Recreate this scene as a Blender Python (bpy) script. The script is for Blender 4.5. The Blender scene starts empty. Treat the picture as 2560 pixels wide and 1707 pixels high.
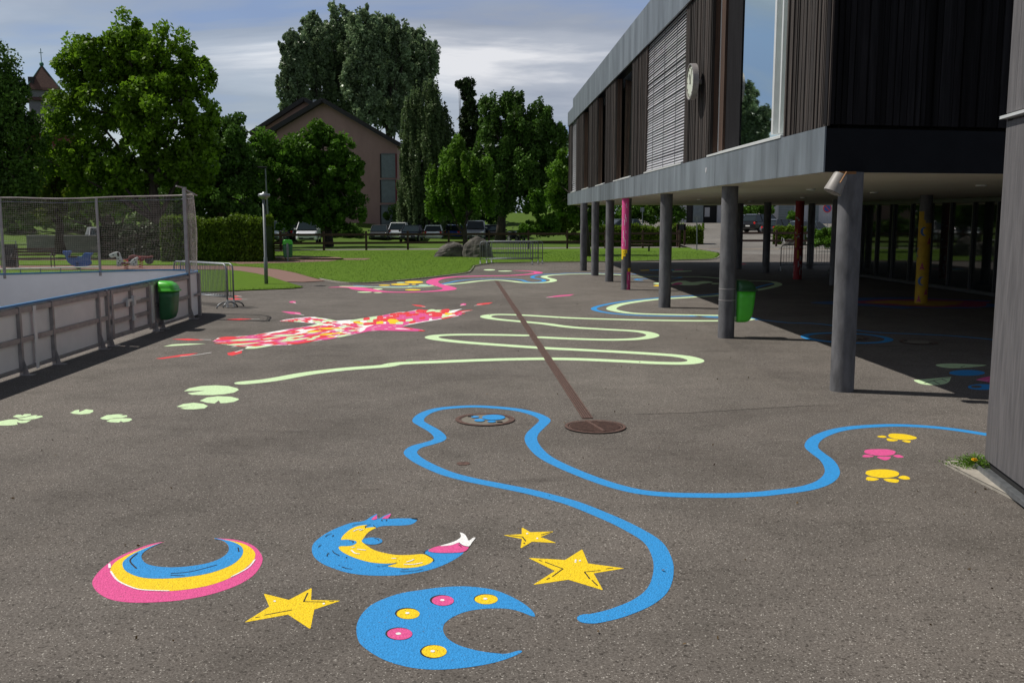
import bpy, math, random
import numpy as np
from mathutils import Vector, Matrix
R = math.radians
C = bpy.context.scene.collection
scn = bpy.context.scene
# ---------------- camera, sky, sun, exposure ----------------
CAM_H, FPX, PITCH = 2.25, 2400.0, math.atan(312.5/2400.0)
cd = bpy.data.cameras.new('camera'); cam = bpy.data.objects.new('camera', cd); C.objects.link(cam)
cam.location = (0, 0, CAM_H); cam.rotation_euler = (math.pi/2-PITCH, 0, 0)
cd.sensor_width = 36; cd.lens = 36*FPX/2560; cd.clip_end = 3000; cd.clip_start = .05
scn.camera = cam
SUN_DIR = Vector((-.968*math.cos(R(56.5)), .25*math.cos(R(56.5)), math.sin(R(56.5)))).normalized()
sd = bpy.data.lights.new('sun', 'SUN'); sd.energy = 4.6; sd.angle = R(.5); sd.color = (1, .95, .87)
sun = bpy.data.objects.new('sun', sd); C.objects.link(sun); sun.location = (-20, 5, 40)
sun.rotation_euler = SUN_DIR.to_track_quat('Z', 'Y').to_euler()
W = bpy.data.worlds.new("World"); scn.world = W; W.use_nodes = True
wn = W.node_tree.nodes; wl = W.node_tree.links
bg = wn['Background']; bg.inputs['Strength'].default_value = .128
sky = wn.new('ShaderNodeTexSky'); sky.sky_type = 'NISHITA'; sky.sun_disc = False
sky.sun_elevation = R(56.5); sky.sun_rotation = math.atan2(SUN_DIR.x, SUN_DIR.y)
tc = wn.new('ShaderNodeTexCoord'); sx = wn.new('ShaderNodeSeparateXYZ'); wl.new(tc.outputs['Generated'], sx.inputs[0])
az = wn.new('ShaderNodeMath'); az.operation = 'MAXIMUM'; az.inputs[1].default_value = 0; wl.new(sx.outputs['Z'], az.inputs[0])
ad = wn.new('ShaderNodeMath'); ad.inputs[1].default_value = .22; wl.new(az.outputs[0], ad.inputs[0])
dx = wn.new('ShaderNodeMath'); dx.operation = 'DIVIDE'; wl.new(sx.outputs['X'], dx.inputs[0]); wl.new(ad.outputs[0], dx.inputs[1])
dy = wn.new('ShaderNodeMath'); dy.operation = 'DIVIDE'; wl.new(sx.outputs['Y'], dy.inputs[0]); wl.new(ad.outputs[0], dy.inputs[1])
cb = wn.new('ShaderNodeCombineXYZ'); wl.new(dx.outputs[0], cb.inputs[0]); wl.new(dy.outputs[0], cb.inputs[1])
mp = wn.new('ShaderNodeMapping'); mp.inputs['Rotation'].default_value = (0, 0, R(-30)); mp.inputs['Scale'].default_value = (.8, 2.0, 1)
mp.inputs['Location'].default_value = (4.67, 1.87, 0)
wl.new(cb.outputs[0], mp.inputs[0])
n1 = wn.new('ShaderNodeTexNoise'); n1.inputs['Scale'].default_value = 1.0; n1.inputs['Detail'].default_value = 9; n1.inputs['Roughness'].default_value = .55
n1.inputs['Distortion'].default_value = .35
wl.new(mp.outputs[0], n1.inputs['Vector'])
cr = wn.new('ShaderNodeValToRGB'); e = cr.color_ramp.elements
e[0].position = .34; e[0].color = (1.8, 2.45, 4.0, 1); e[1].position = .46; e[1].color = (2.5, 2.85, 3.55, 1)
x_ = cr.color_ramp.elements.new(.58); x_.color = (3.5, 3.8, 4.4, 1)
x_ = cr.color_ramp.elements.new(.67); x_.color = (6.0, 6.1, 6.4, 1)
wl.new(n1.outputs['Fac'], cr.inputs[0])
n2 = wn.new('ShaderNodeTexNoise'); n2.inputs['Scale'].default_value = .7; n2.inputs['Detail'].default_value = 4
mp2 = wn.new('ShaderNodeMapping'); mp2.inputs['Location'].default_value = (5, 2, 0); wl.new(cb.outputs[0], mp2.inputs[0]); wl.new(mp2.outputs[0], n2.inputs['Vector'])
r2 = wn.new('ShaderNodeMapRange'); r2.inputs['From Min'].default_value = .35; r2.inputs['From Max'].default_value = .6; r2.inputs['To Min'].default_value = .62; r2.inputs['To Max'].default_value = 1
wl.new(n2.outputs['Fac'], r2.inputs['Value'])
mx = wn.new('ShaderNodeMix'); mx.data_type = 'RGBA'
wl.new(r2.outputs[0], mx.inputs['Factor']); wl.new(sky.outputs[0], mx.inputs[6]); wl.new(cr.outputs[0], mx.inputs[7])
er = wn.new('ShaderNodeMapRange'); er.inputs['From Min'].default_value = .38; er.inputs['From Max'].default_value = .75; er.inputs['To Min'].default_value = 1; er.inputs['To Max'].default_value = .26
wl.new(sx.outputs['Z'], er.inputs['Value'])
em = wn.new('ShaderNodeMix'); em.data_type = 'RGBA'; em.blend_type = 'MULTIPLY'; em.inputs['Factor'].default_value = 1
wl.new(mx.outputs[2], em.inputs[6]); wl.new(er.outputs[0], em.inputs[7]); wl.new(em.outputs[2], bg.inputs['Color'])
vs = scn.view_settings; vs.view_transform = 'Standard'; vs.look = 'None'; vs.gamma = 1; vs.exposure = 0
# ---------------- pixel <-> place helpers (2560 px wide photograph) ----------------
_F = Vector((0, math.cos(PITCH), -math.sin(PITCH))); _U = Vector((0, math.sin(PITCH), math.cos(PITCH)))
def ray(px, py): return Vector(((px-1280)/FPX, 0, 0)) + _U*(-(py-853.5)/FPX) + _F
def G(px, py, z=0.0):
    d = ray(px, py); t = (z-CAM_H)/d.z; return Vector((d.x*t, d.y*t, z))
def D(px, py, Y):
    d = ray(px, py); t = Y/d.y; return Vector((d.x*t, Y, CAM_H+d.z*t))
def Zc(ox, oy, s): return lambda pts: [(ox+x/s, oy+y/s) for x, y in pts]
# ---------------- mesh helpers ----------------
class MB:
    def __init__(s): s.v = []; s.f = []; s.m = []; s.t = []
    def add(s, vs, fs, m=0, tone=.5):
        b = len(s.v); s.v += [tuple(v) for v in vs]
        for f in fs: s.f.append(tuple(b+i for i in f)); s.m.append(m); s.t.append(tone)
        return s
    def box(s, c, d, rz=0, m=0, tone=.5, M=None):
        x, y, z = d[0]/2, d[1]/2, d[2]/2
        vs = [Vector((a*x, b*y, g*z)) for a in (-1, 1) for b in (-1, 1) for g in (-1, 1)]
        if M is None: M = Matrix.Rotation(rz, 3, 'Z')
        vs = [M @ v + Vector(c) for v in vs]
        return s.add(vs, [(0,1,3,2),(4,6,7,5),(0,4,5,1),(2,3,7,6),(0,2,6,4),(1,5,7,3)], m, tone)
    def beam(s, a, b, w, h, m=0, tone=.5, up=(0, 0, 1)):
        a = Vector(a); b = Vector(b); d = (b-a); L = d.length; d.normalize()
        u = Vector(up)
        if abs(d.dot(u)) > .99: u = Vector((1, 0, 0))
        r = d.cross(u).normalized(); u = r.cross(d).normalized()
        M = Matrix((r, d, u)).transposed()
        return s.box((a+b)/2, (w, L, h), M=M, m=m, tone=tone)
    def tube(s, pts, r, n=8, m=0, tone=.5, cap=True):
        pts = [Vector(p) for p in pts]; rr = r if isinstance(r, (list, tuple)) else [r]*len(pts)
        rings = []; pu = None
        for i, p in enumerate(pts):
            d = (pts[min(i+1, len(pts)-1)]-pts[max(i-1, 0)]).normalized()
            if pu is None: u = d.orthogonal().normalized()
            else: u = (pu-d*pu.dot(d)).normalized()
            pu = u; w = d.cross(u)
            rings.append([p+(u*math.cos(2*math.pi*k/n)+w*math.sin(2*math.pi*k/n))*rr[i] for k in range(n)])
        vs = [v for q in rings for v in q]; fs = []
        for i in range(len(rings)-1):
            for k in range(n): fs.append((i*n+k, i*n+(k+1) % n, (i+1)*n+(k+1) % n, (i+1)*n+k))
        if cap: fs.append(tuple(range(n))[::-1]); fs.append(tuple((len(rings)-1)*n+k for k in range(n)))
        return s.add(vs, fs, m, tone)
    def loft(s, rings, m=0, tone=.5, cap=True):
        n = len(rings[0]); vs = [v for q in rings for v in q]; fs = []
        for i in range(len(rings)-1):
            for k in range(n): fs.append((i*n+k, i*n+(k+1) % n, (i+1)*n+(k+1) % n, (i+1)*n+k))
        if cap: fs.append(tuple(range(n))[::-1]); fs.append(tuple((len(rings)-1)*n+k for k in range(n)))
        return s.add(vs, fs, m, tone)
    def prism(s, poly, z0, z1, m=0, tone=.5):
        return s.loft([[(x, y, z0) for x, y in poly], [(x, y, z1) for x, y in poly]], m, tone)
    def flat(s, pts, z, m=0):
        a = sum(pts[i][0]*pts[(i+1) % len(pts)][1]-pts[(i+1) % len(pts)][0]*pts[i][1] for i in range(len(pts)))
        if a < 0: pts = pts[::-1]
        return s.add([(p[0], p[1], z) for p in pts], [tuple(range(len(pts)))], m)
    def ball(s, c, r, n=12, m=0, jit=0, seed=0, k=6):
        rnd = random.Random(seed); vs = []; fs = []
        for i in range(1, k):
            t = math.pi*i/k
            for j in range(n):
                a = 2*math.pi*j/n; q = 1+rnd.uniform(-jit, jit)
                vs.append((c[0]+r[0]*q*math.sin(t)*math.cos(a), c[1]+r[1]*q*math.sin(t)*math.sin(a), c[2]+r[2]*q*math.cos(t)))
        vs += [(c[0], c[1], c[2]+r[2]), (c[0], c[1], c[2]-r[2])]; a, b = len(vs)-2, len(vs)-1
        for i in range(k-2):
            for j in range(n): fs.append((i*n+j, (i+1)*n+j, (i+1)*n+(j+1) % n, i*n+(j+1) % n))
        for j in range(n): fs.append((a, j, (j+1) % n)); fs.append((b, (k-2)*n+(j+1) % n, (k-2)*n+j))
        return s.add(vs, fs, m)
    def shell(s, c, r, a0, a1, z0, z1, m=0, n=10):   # patch on an upright column; angle 0 faces -Y, + towards +X
        vs = []
        for i in range(n+1):
            a = R(a0+(a1-a0)*i/n)
            for z in (z0, z1): vs.append((c[0]+r*math.sin(a), c[1]-r*math.cos(a), z))
        return s.add(vs, [(2*i, 2*i+2, 2*i+3, 2*i+1) for i in range(n)], m)
    def build(s, name, mats, parent=None, smooth=False, bevel=0, world=True):
        me = bpy.data.meshes.new(name); me.from_pydata(s.v, [], s.f)
        if not isinstance(mats, (list, tuple)): mats = [mats]
        for q in mats: me.materials.append(q)
        me.polygons.foreach_set('material_index', s.m)
        at = me.attributes.new('tone', 'FLOAT', 'FACE'); at.data.foreach_set('value', s.t)
        if smooth: me.polygons.foreach_set('use_smooth', [True]*len(s.f))
        me.validate(); me.update()
        o = bpy.data.objects.new(name, me); C.objects.link(o)
        if parent:
            o.parent = parent
            if world: o.location = -sumloc(parent)
        if bevel:
            b = o.modifiers.new('bevel', 'BEVEL'); b.width = bevel; b.segments = 2; b.limit_method = 'ANGLE'
        if smooth:
            for p in me.polygons: pass
        return o
def sumloc(o):
    v = Vector(o.location)
    while o.parent: o = o.parent; v = v+Vector(o.location)
    return v
def tag(o, label=None, cat=None, group=None, kind=None):
    for k, v in (('label', label), ('category', cat), ('group', group), ('kind', kind)):
        if v: o[k] = v
    return o
def empty(name, loc, label, cat, group=None, rz=0):
    o = bpy.data.objects.new(name, None); C.objects.link(o); o.location = loc; o.rotation_euler = (0, 0, rz); o.empty_display_size = .2
    return tag(o, label, cat, group)
def struct(o): o['kind'] = 'structure'; return o
def copy_tree(o, parent=None):
    c = o.copy(); C.objects.link(c); c.parent = parent
    for ch in list(o.children): copy_tree(ch, c)
    return c
def smooth_pts(pts, sub=6, closed=False):
    out = []; n = len(pts)
    for i in range(n if closed else n-1):
        p = [pts[(i+k) % n] if closed else pts[min(max(i+k, 0), n-1)] for k in (-1, 0, 1, 2)]
        for j in range(sub):
            t = j/sub
            out.append(tuple(.5*((2*p[1][q])+(-p[0][q]+p[2][q])*t+(2*p[0][q]-5*p[1][q]+4*p[2][q]-p[3][q])*t*t+(-p[0][q]+3*p[1][q]-3*p[2][q]+p[3][q])*t**3) for q in range(len(pts[0]))))
    if not closed: out.append(tuple(pts[-1]))
    return out
# ---------------- materials ----------------
def mat(name, col, rough=.6, metal=0, noise=0, scale=5, stretch=None, bump=0, bscale=None, spec=None, tone=0, emit=None, col2=None, trans=0, detail=6, coat=0, band=(.35, .65)):
    m = bpy.data.materials.new(name); m.use_nodes = True; N = m.node_tree.nodes; L = m.node_tree.links
    b = N['Principled BSDF']; b.inputs['Roughness'].default_value = rough; b.inputs['Metallic'].default_value = metal
    if spec is not None: b.inputs['Specular IOR Level'].default_value = spec
    if coat: b.inputs['Coat Weight'].default_value = coat; b.inputs['Coat Roughness'].default_value = .05
    c4 = (*col, 1); b.inputs['Base Color'].default_value = c4
    t = N.new('ShaderNodeTexCoord'); vec = t.outputs['Object']
    if stretch:
        q = N.new('ShaderNodeMapping'); q.inputs['Scale'].default_value = stretch; L.new(vec, q.inputs[0]); vec = q.outputs[0]
    out = None
    if noise or col2:
        n = N.new('ShaderNodeTexNoise'); n.inputs['Scale'].default_value = scale; n.inputs['Detail'].default_value = detail; n.inputs['Roughness'].default_value = .62
        L.new(vec, n.inputs['Vector'])
        r = N.new('ShaderNodeValToRGB'); e = r.color_ramp.elements; e[0].position, e[1].position = band
        c2 = col2 if col2 else tuple(min(1, x*(1+noise)) for x in col)
        c1 = col if col2 else tuple(x*(1-noise) for x in col)
        e[0].color = (*c1, 1); e[1].color = (*c2, 1); L.new(n.outputs['Fac'], r.inputs[0]); out = r.outputs[0]
    if tone:
        a = N.new('ShaderNodeAttribute'); a.attribute_name = 'tone'
        mr = N.new('ShaderNodeMapRange'); mr.inputs['To Min'].default_value = 1-tone; mr.inputs['To Max'].default_value = 1+tone
        L.new(a.outputs['Fac'], mr.inputs['Value'])
        mm = N.new('ShaderNodeMix'); mm.data_type = 'RGBA'; mm.blend_type = 'MULTIPLY'; mm.inputs['Factor'].default_value = 1
        if out: L.new(out, mm.inputs[6])
        else: mm.inputs[6].default_value = c4
        L.new(mr.outputs[0], mm.inputs[7]); out = mm.outputs[2]
    if out: L.new(out, b.inputs['Base Color'])
    if bump:
        n = N.new('ShaderNodeTexNoise'); n.inputs['Scale'].default_value = bscale or scale*3; n.inputs['Detail'].default_value = 3; L.new(vec, n.inputs['Vector'])
        bb = N.new('ShaderNodeBump'); bb.inputs['Strength'].default_value = bump; bb.inputs['Distance'].default_value = .01
        L.new(n.outputs['Fac'], bb.inputs['Height']); L.new(bb.outputs[0], b.inputs['Normal'])
    if emit: b.inputs['Emission Color'].default_value = (*emit, 1); b.inputs['Emission Strength'].default_value = 1
    if trans:
        tr = N.new('ShaderNodeBsdfTranslucent'); ms = N.new('ShaderNodeMixShader'); ms.inputs[0].default_value = trans
        if out: L.new(out, tr.inputs['Color'])
        else: tr.inputs['Color'].default_value = c4
        o = N['Material Output']; L.new(b.outputs[0], ms.inputs[1]); L.new(tr.outputs[0], ms.inputs[2]); L.new(ms.outputs[0], o.inputs['Surface'])
    return m
def asphalt_mat(name, c_lo, c_hi, speck, large=.18):
    m = bpy.data.materials.new(name); m.use_nodes = True; N = m.node_tree.nodes; L = m.node_tree.links
    b = N['Principled BSDF']; b.inputs['Roughness'].default_value = .9; b.inputs['Specular IOR Level'].default_value = .25
    t = N.new('ShaderNodeTexCoord'); v = t.outputs['Object']
    def noise(s, d=2, r=.6, vec=v):
        n = N.new('ShaderNodeTexNoise'); n.inputs['Scale'].default_value = s; n.inputs['Detail'].default_value = d; n.inputs['Roughness'].default_value = r; L.new(vec, n.inputs['Vector']); return n.outputs['Fac']
    def ramp(f, stops):
        r = N.new('ShaderNodeValToRGB'); e = r.color_ramp.elements
        e[0].position = stops[0][0]; e[0].color = (*stops[0][1], 1); e[1].position = stops[-1][0]; e[1].color = (*stops[-1][1], 1)
        for p, c in stops[1:-1]: q = e.new(p); q.color = (*c, 1)
        L.new(f, r.inputs[0]); return r.outputs[0]
    def mul(a, c, f=1.0, mode='MULTIPLY'):
        x = N.new('ShaderNodeMix'); x.data_type = 'RGBA'; x.blend_type = mode
        if isinstance(f, float): x.inputs['Factor'].default_value = f
        else: L.new(f, x.inputs['Factor'])
        L.new(a, x.inputs[6])
        if isinstance(c, tuple): x.inputs[7].default_value = (*c, 1)
        else: L.new(c, x.inputs[7])
        return x.outputs[2]
    base = ramp(noise(70, 4, .8), [(.36, c_lo), (.64, c_hi)])
    vo = N.new('ShaderNodeTexVoronoi'); vo.inputs['Scale'].default_value = 120; L.new(v, vo.inputs['Vector'])
    sp = N.new('ShaderNodeSeparateXYZ'); L.new(vo.outputs['Color'], sp.inputs[0])
    thr = N.new('ShaderNodeMath'); thr.operation = 'GREATER_THAN'; thr.inputs[1].default_value = .93; L.new(sp.outputs[0], thr.inputs[0])
    near = N.new('ShaderNodeMath'); near.operation = 'LESS_THAN'; near.inputs[1].default_value = .42; L.new(vo.outputs['Distance'], near.inputs[0])
    an = N.new('ShaderNodeMath'); an.operation = 'MULTIPLY'; L.new(thr.outputs[0], an.inputs[0]); L.new(near.outputs[0], an.inputs[1])
    thr2 = N.new('ShaderNodeMath'); thr2.operation = 'LESS_THAN'; thr2.inputs[1].default_value = .16; L.new(sp.outputs[1], thr2.inputs[0])
    o = mul(base, (.72, .71, .70), thr2.outputs[0])
    o = mul(o, speck, an.outputs[0], 'MIX')
    vo2 = N.new('ShaderNodeTexVoronoi'); vo2.inputs['Scale'].default_value = 62; L.new(v, vo2.inputs['Vector']); s2 = N.new('ShaderNodeSeparateXYZ'); L.new(vo2.outputs['Color'], s2.inputs[0])
    h1 = N.new('ShaderNodeMath'); h1.operation = 'GREATER_THAN'; h1.inputs[1].default_value = .955; L.new(s2.outputs[0], h1.inputs[0]); h2 = N.new('ShaderNodeMath'); h2.operation = 'LESS_THAN'; h2.inputs[1].default_value = .33; L.new(vo2.outputs['Distance'], h2.inputs[0])
    h3 = N.new('ShaderNodeMath'); h3.operation = 'MULTIPLY'; L.new(h1.outputs[0], h3.inputs[0]); L.new(h2.outputs[0], h3.inputs[1]); o = mul(o, speck, h3.outputs[0], 'MIX')
    h4 = N.new('ShaderNodeMath'); h4.operation = 'LESS_THAN'; h4.inputs[1].default_value = .06; L.new(s2.outputs[1], h4.inputs[0]); o = mul(o, (.55, .54, .53), h4.outputs[0])
    g = 1-large
    o = mul(o, ramp(noise(.22, 6, .65), [(.34, (g*.94, g*.93, g*.92)), (.5, (1, 1, 1)), (.64, (1.16, 1.16, 1.16))]))
    o = mul(o, ramp(noise(1.3, 6, .7), [(.30, (.80, .80, .79)), (.5, (1, 1, 1)), (.72, (1.12, 1.11, 1.10))]))
    st = N.new('ShaderNodeMapping'); st.inputs['Scale'].default_value = (.5, 1.7, 1); st.inputs['Location'].default_value = (3, 1, 0); L.new(v, st.inputs[0])
    o = mul(o, ramp(noise(.9, 7, .75, st.outputs[0]), [(.30, (.62, .61, .60)), (.42, (1, 1, 1)), (1, (1, 1, 1))]))
    L.new(o, b.inputs['Base Color'])
    bb = N.new('ShaderNodeBump'); bb.inputs['Strength'].default_value = .55; bb.inputs['Distance'].default_value = .006
    L.new(noise(110, 3, .7), bb.inputs['Height']); L.new(bb.outputs[0], b.inputs['Normal'])
    return m
def paint_mat(name, col):
    m = mat(name, col, .75, noise=.13, scale=38, bump=.9, bscale=90, spec=.3, detail=8)
    N = m.node_tree.nodes; L = m.node_tree.links; b = N['Principled BSDF']
    src = b.inputs['Base Color'].links[0].from_socket
    t = N.new('ShaderNodeTexCoord'); vo = N.new('ShaderNodeTexVoronoi'); vo.inputs['Scale'].default_value = 62; L.new(t.outputs['Object'], vo.inputs['Vector'])
    sp = N.new('ShaderNodeSeparateXYZ'); L.new(vo.outputs['Color'], sp.inputs[0])
    a = N.new('ShaderNodeMath'); a.operation = 'GREATER_THAN'; a.inputs[1].default_value = .94; L.new(sp.outputs[0], a.inputs[0])
    c = N.new('ShaderNodeMath'); c.operation = 'LESS_THAN'; c.inputs[1].default_value = .22; L.new(vo.outputs['Distance'], c.inputs[0])
    q = N.new('ShaderNodeMath'); q.operation = 'MULTIPLY'; L.new(a.outputs[0], q.inputs[0]); L.new(c.outputs[0], q.inputs[1])
    x = N.new('ShaderNodeMix'); x.data_type = 'RGBA'; L.new(q.outputs[0], x.inputs['Factor']); L.new(src, x.inputs[6]); x.inputs[7].default_value = (.09, .08, .07, 1)
    L.new(x.outputs[2], b.inputs['Base Color']); return m
M = {}
M['asphalt'] = asphalt_mat('asphalt', (.070, .061, .054), (.172, .155, .140), (.36, .34, .31))
M['asphalt2'] = asphalt_mat('asphalt_repair', (.076, .067, .059), (.184, .166, .149), (.36, .34, .31), .10)
M['road'] = asphalt_mat('road_asphalt', (.12, .11, .10), (.20, .19, .175), (.3, .3, .28))
M['blue'] = paint_mat('blue_paint', (.026, .255, .60)); M['yellow'] = paint_mat('yellow_paint', (.80, .56, .010))
M['pink'] = paint_mat('pink_paint', (.66, .085, .27)); M['red'] = paint_mat('red_paint', (.70, .045, .055))
M['pale'] = paint_mat('pale_green_paint', (.56, .74, .44)); M['white'] = paint_mat('white_paint', (.80, .80, .80))
M['black'] = paint_mat('black_paint', (.025, .022, .022))
M['concrete'] = mat('column_concrete', (.105, .105, .112), .8, noise=.36, scale=6, stretch=(1, 1, .35), bump=.3, bscale=60)
M['zinc'] = mat('zinc_sheet', (.165, .19, .215), .5, .3, noise=.30, scale=2.0, stretch=(1, 1, .16), tone=.22, detail=9)
M['zincdark'] = mat('dark_sheet', (.010, .011, .014), .6, 0, noise=.1, scale=3, spec=.06)  # shade on the end fascia is put into this near-black colour
M['wood'] = mat('weathered_timber', (.009, .006, .005), .85, scale=10, stretch=(5, 5, .14), col2=(.078, .060, .052), tone=.6, bump=.6, bscale=30, band=(.36, .78))
M['woodend'] = mat('shaded_timber', (.012, .0115, .013), .85, noise=.4, scale=9, stretch=(3, 3, .12), tone=.5, bump=.3, bscale=30, spec=.08)  # same timber as the facade, end wall shade put into the colour
M['woodin'] = mat('brown_timber_reveal', (.055, .028, .017), .8, noise=.4, scale=6, stretch=(3, 3, .2), tone=.3)
M['greywood'] = mat('grey_washed_boards', (.074, .071, .075), .75, scale=10, stretch=(2.5, 2.5, .22), col2=(.122, .116, .120), tone=.12, bump=.25, bscale=25, detail=9)
M['soffit'] = mat('soffit_render', (.50, .46, .37), .9, noise=.05, scale=1)
M['glass'] = mat('coated_glass', (.62, .74, .70), .015, 1)
M['darkglass'] = mat('dark_glazing', (.015, .018, .018), .03, 0, spec=.9)
M['frame'] = mat('white_frame', (.62, .64, .64), .4, .2, noise=.04, scale=4)
M['mull'] = mat('mullion_metal', (.12, .12, .125), .4, .6, noise=.1)
M['spot'] = mat('spotlight_grey', (.24, .225, .21), .5, noise=.1)
M['dullred'] = mat('shaded_red_paint', (.28, .02, .025), .7, noise=.15); M['dullyellow'] = mat('shaded_yellow_paint', (.42, .26, .01), .7, noise=.15); M['dullpink'] = mat('shaded_magenta_paint', (.32, .03, .10), .7, noise=.1); M['dullblue'] = mat('shaded_blue_paint', (.02, .10, .30), .7, noise=.1)  # darker copies of the yard paints, shade under the building put in
M['innerboard'] = mat('inner_board', (.82, .83, .87), .4, noise=.05, scale=1)
M['blind'] = mat('blind_slat', (.50, .50, .52), .45, .3, noise=.07, scale=3)
M['galv'] = mat('galvanised_steel', (.22, .235, .25), .45, .7, noise=.2, scale=14)
M['alu'] = mat('aluminium_profile', (.33, .31, .31), .5, .5, noise=.15, scale=7)
M['board'] = mat('white_board', (.74, .70, .69), .5, noise=.06, scale=1.8, bump=.05)
M['bluecap'] = mat('blue_rail_plastic', (.03, .17, .38), .45, noise=.1)
M['net'] = mat('net_cord', (.42, .38, .36), .9, noise=.2)
M['bing'] = mat('shaded_green_plastic', (.025, .135, .05), .38, noise=.12, scale=6); M['bingl'] = mat('sunlit_green_plastic', (.07, .50, .03), .35, noise=.08, scale=6)  # one green plastic, shade and sun on the bins put into two colours
M['bind'] = mat('dark_green_plastic', (.012, .07, .02), .4, noise=.1)
M['hole'] = mat('dark_opening', (.008, .008, .008), .9)
M['rust'] = mat('rusty_iron', (.070, .038, .030), .75, .2, scale=30, col2=(.145, .082, .064), bump=.3)
M['ironconc'] = mat('cover_concrete', (.16, .145, .12), .9, noise=.15, scale=20, bump=.3)
M['slab'] = mat('concrete_slab', (.30, .275, .235), .9, noise=.14, scale=12, bump=.3)
M['fence'] = mat('brown_fence_timber', (.055, .026, .018), .8, noise=.3, scale=8)
M['rock'] = mat('boulder_stone', (.03, .027, .024), .95, scale=2.2, col2=(.13, .12, .105), bump=1, bscale=9)
M['pinkwall'] = mat('pink_render', (.31, .195, .170), .9, noise=.07, scale=1.2, stretch=(1, 1, .4))
M['roofdark'] = mat('dark_roof_tiles', (.022, .02, .02), .8, noise=.3, scale=8)
M['rooftile'] = mat('red_brown_tiles', (.085, .042, .032), .85, noise=.3, scale=6)
M['redwall'] = mat('red_render', (.16, .022, .03), .9, noise=.1); M['greywall'] = mat('grey_render', (.16, .155, .165), .9, noise=.1)
M['white_wall'] = mat('white_render', (.38, .38, .40), .9, noise=.06); M['shutter'] = mat('grey_shutter', (.15, .18, .19), .6, noise=.12, scale=3)
M['copper'] = mat('green_copper', (.05, .16, .13), .6, .3, noise=.2)
M['tyre'] = mat('rubber', (.012, .012, .012), .8); M['rim'] = mat('wheel_rim', (.35, .36, .37), .35, .8, noise=.1)
M['carglass'] = mat('car_glass', (.014, .022, .026), .06, 0, spec=.5); M['lampw'] = mat('headlight_glass', (.7, .72, .75), .1, .3)
M['lampr'] = mat('tail_light', (.55, .02, .02), .2); M['plate'] = mat('number_plate', (.6, .6, .58), .5); M['grille'] = mat('black_trim', (.012, .012, .013), .5)
M['darkmetal'] = mat('dark_metal', (.03, .03, .032), .5, .6, noise=.1); M['bark'] = mat('bark', (.042, .033, .026), .95, noise=.4, scale=9, stretch=(1, 1, .3), bump=.8)
M['lampgrey'] = mat('lamp_post_grey', (.16, .175, .18), .5, .4, noise=.1); M['redpath'] = mat('red_gravel', (.185, .105, .085), .95, noise=.15, scale=30, bump=.4)
M['brown'] = mat('brown_bracket', (.22, .10, .03), .6, noise=.1); M['signred'] = mat('red_sign', (.55, .03, .03), .5); M['signblue'] = mat('blue_sign', (.02, .08, .32), .5)
M['orange'] = mat('orange_plastic', (.75, .10, .03), .5)
_g = M['glass']; _N = _g.node_tree.nodes; _geo = _N.new('ShaderNodeNewGeometry'); _va = _N.new('ShaderNodeVectorMath'); _va.inputs[1].default_value = (0, 0, .15); _vn = _N.new('ShaderNodeVectorMath'); _vn.operation = 'NORMALIZE'
_g.node_tree.links.new(_geo.outputs['Normal'], _va.inputs[0]); _g.node_tree.links.new(_va.outputs[0], _vn.inputs[0]); _g.node_tree.links.new(_vn.outputs[0], _N['Principled BSDF'].inputs['Normal'])   # shading normals bent upward so the upright panes reflect more sky
def grass_mat(name, a, b_, c):
    m = mat(name, a, .95, scale=3.0, col2=b_, bump=1, bscale=45, spec=.15, detail=10, band=(.3, .7))
    N = m.node_tree.nodes; L = m.node_tree.links; B = N['Principled BSDF']; s = B.inputs['Base Color'].links[0].from_socket
    t = N.new('ShaderNodeTexCoord'); n = N.new('ShaderNodeTexNoise'); n.inputs['Scale'].default_value = 38; n.inputs['Detail'].default_value = 3; L.new(t.outputs['Object'], n.inputs['Vector'])
    r = N.new('ShaderNodeMapRange'); r.inputs['From Min'].default_value = .38; r.inputs['From Max'].default_value = .62; L.new(n.outputs['Fac'], r.inputs['Value'])
    x = N.new('ShaderNodeMix'); x.data_type = 'RGBA'; L.new(r.outputs[0], x.inputs['Factor']); L.new(s, x.inputs[6]); x.inputs[7].default_value = (*c, 1); L.new(x.outputs[2], B.inputs['Base Color']); return m
M['lawn'] = grass_mat('lawn_grass', (.034, .082, .004), (.074, .138, .008), (.098, .175, .010))
M['meadow'] = grass_mat('meadow_grass', (.035, .07, .009), (.06, .11, .014), (.085, .14, .02))
def leaf_mat(name, col, var=.45, tr=.35, rough=.5):
    return mat(name, col, rough, tone=var, trans=tr, spec=.2)
# ---------------- ground, roads, lawns ----------------
def sheet(name, pts, z, m):
    mb = MB(); mb.flat([tuple(p[:2]) for p in pts], z); return struct(mb.build(name, m))
sheet('ground', [(-400, -60), (400, -60), (400, 900), (-400, 900)], -.04, M['meadow'])
sheet('schoolyard_asphalt', [(-40, -20), (60, -20), (60, 70), (14, 69.6), (-40, 56.6)], 0, M['asphalt'])
zF = Zc(350, 650, 2.4758); zCc = Zc(800, 650, 3.92); zT = Zc(980, 980, 2.529); zR = Zc(1900, 1000, 3.5636); zDd = Zc(1000, 640, 2.352)
def gp(zf, pts, z=0): return [tuple(G(x, y, z)[:2]) for x, y in zf(pts)]
front = gp(zCc, [(0, 190), (110, 212), (230, 228), (330, 233), (450, 232), (570, 226), (700, 215), (900, 196), (1100, 175), (1300, 150), (1430, 132), (1475, 112), (1497, 85), (1510, 65), (1600, 47)])
front += [tuple(G(x, y)[:2]) for x, y in [(1229, 659), (1340, 657), (1452, 656), (1554, 655), (1640, 653), (1716, 651), (1770, 650), (1790, 647), (1799, 640), (1797, 634), (1765, 628), (1729, 623)]]
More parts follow.
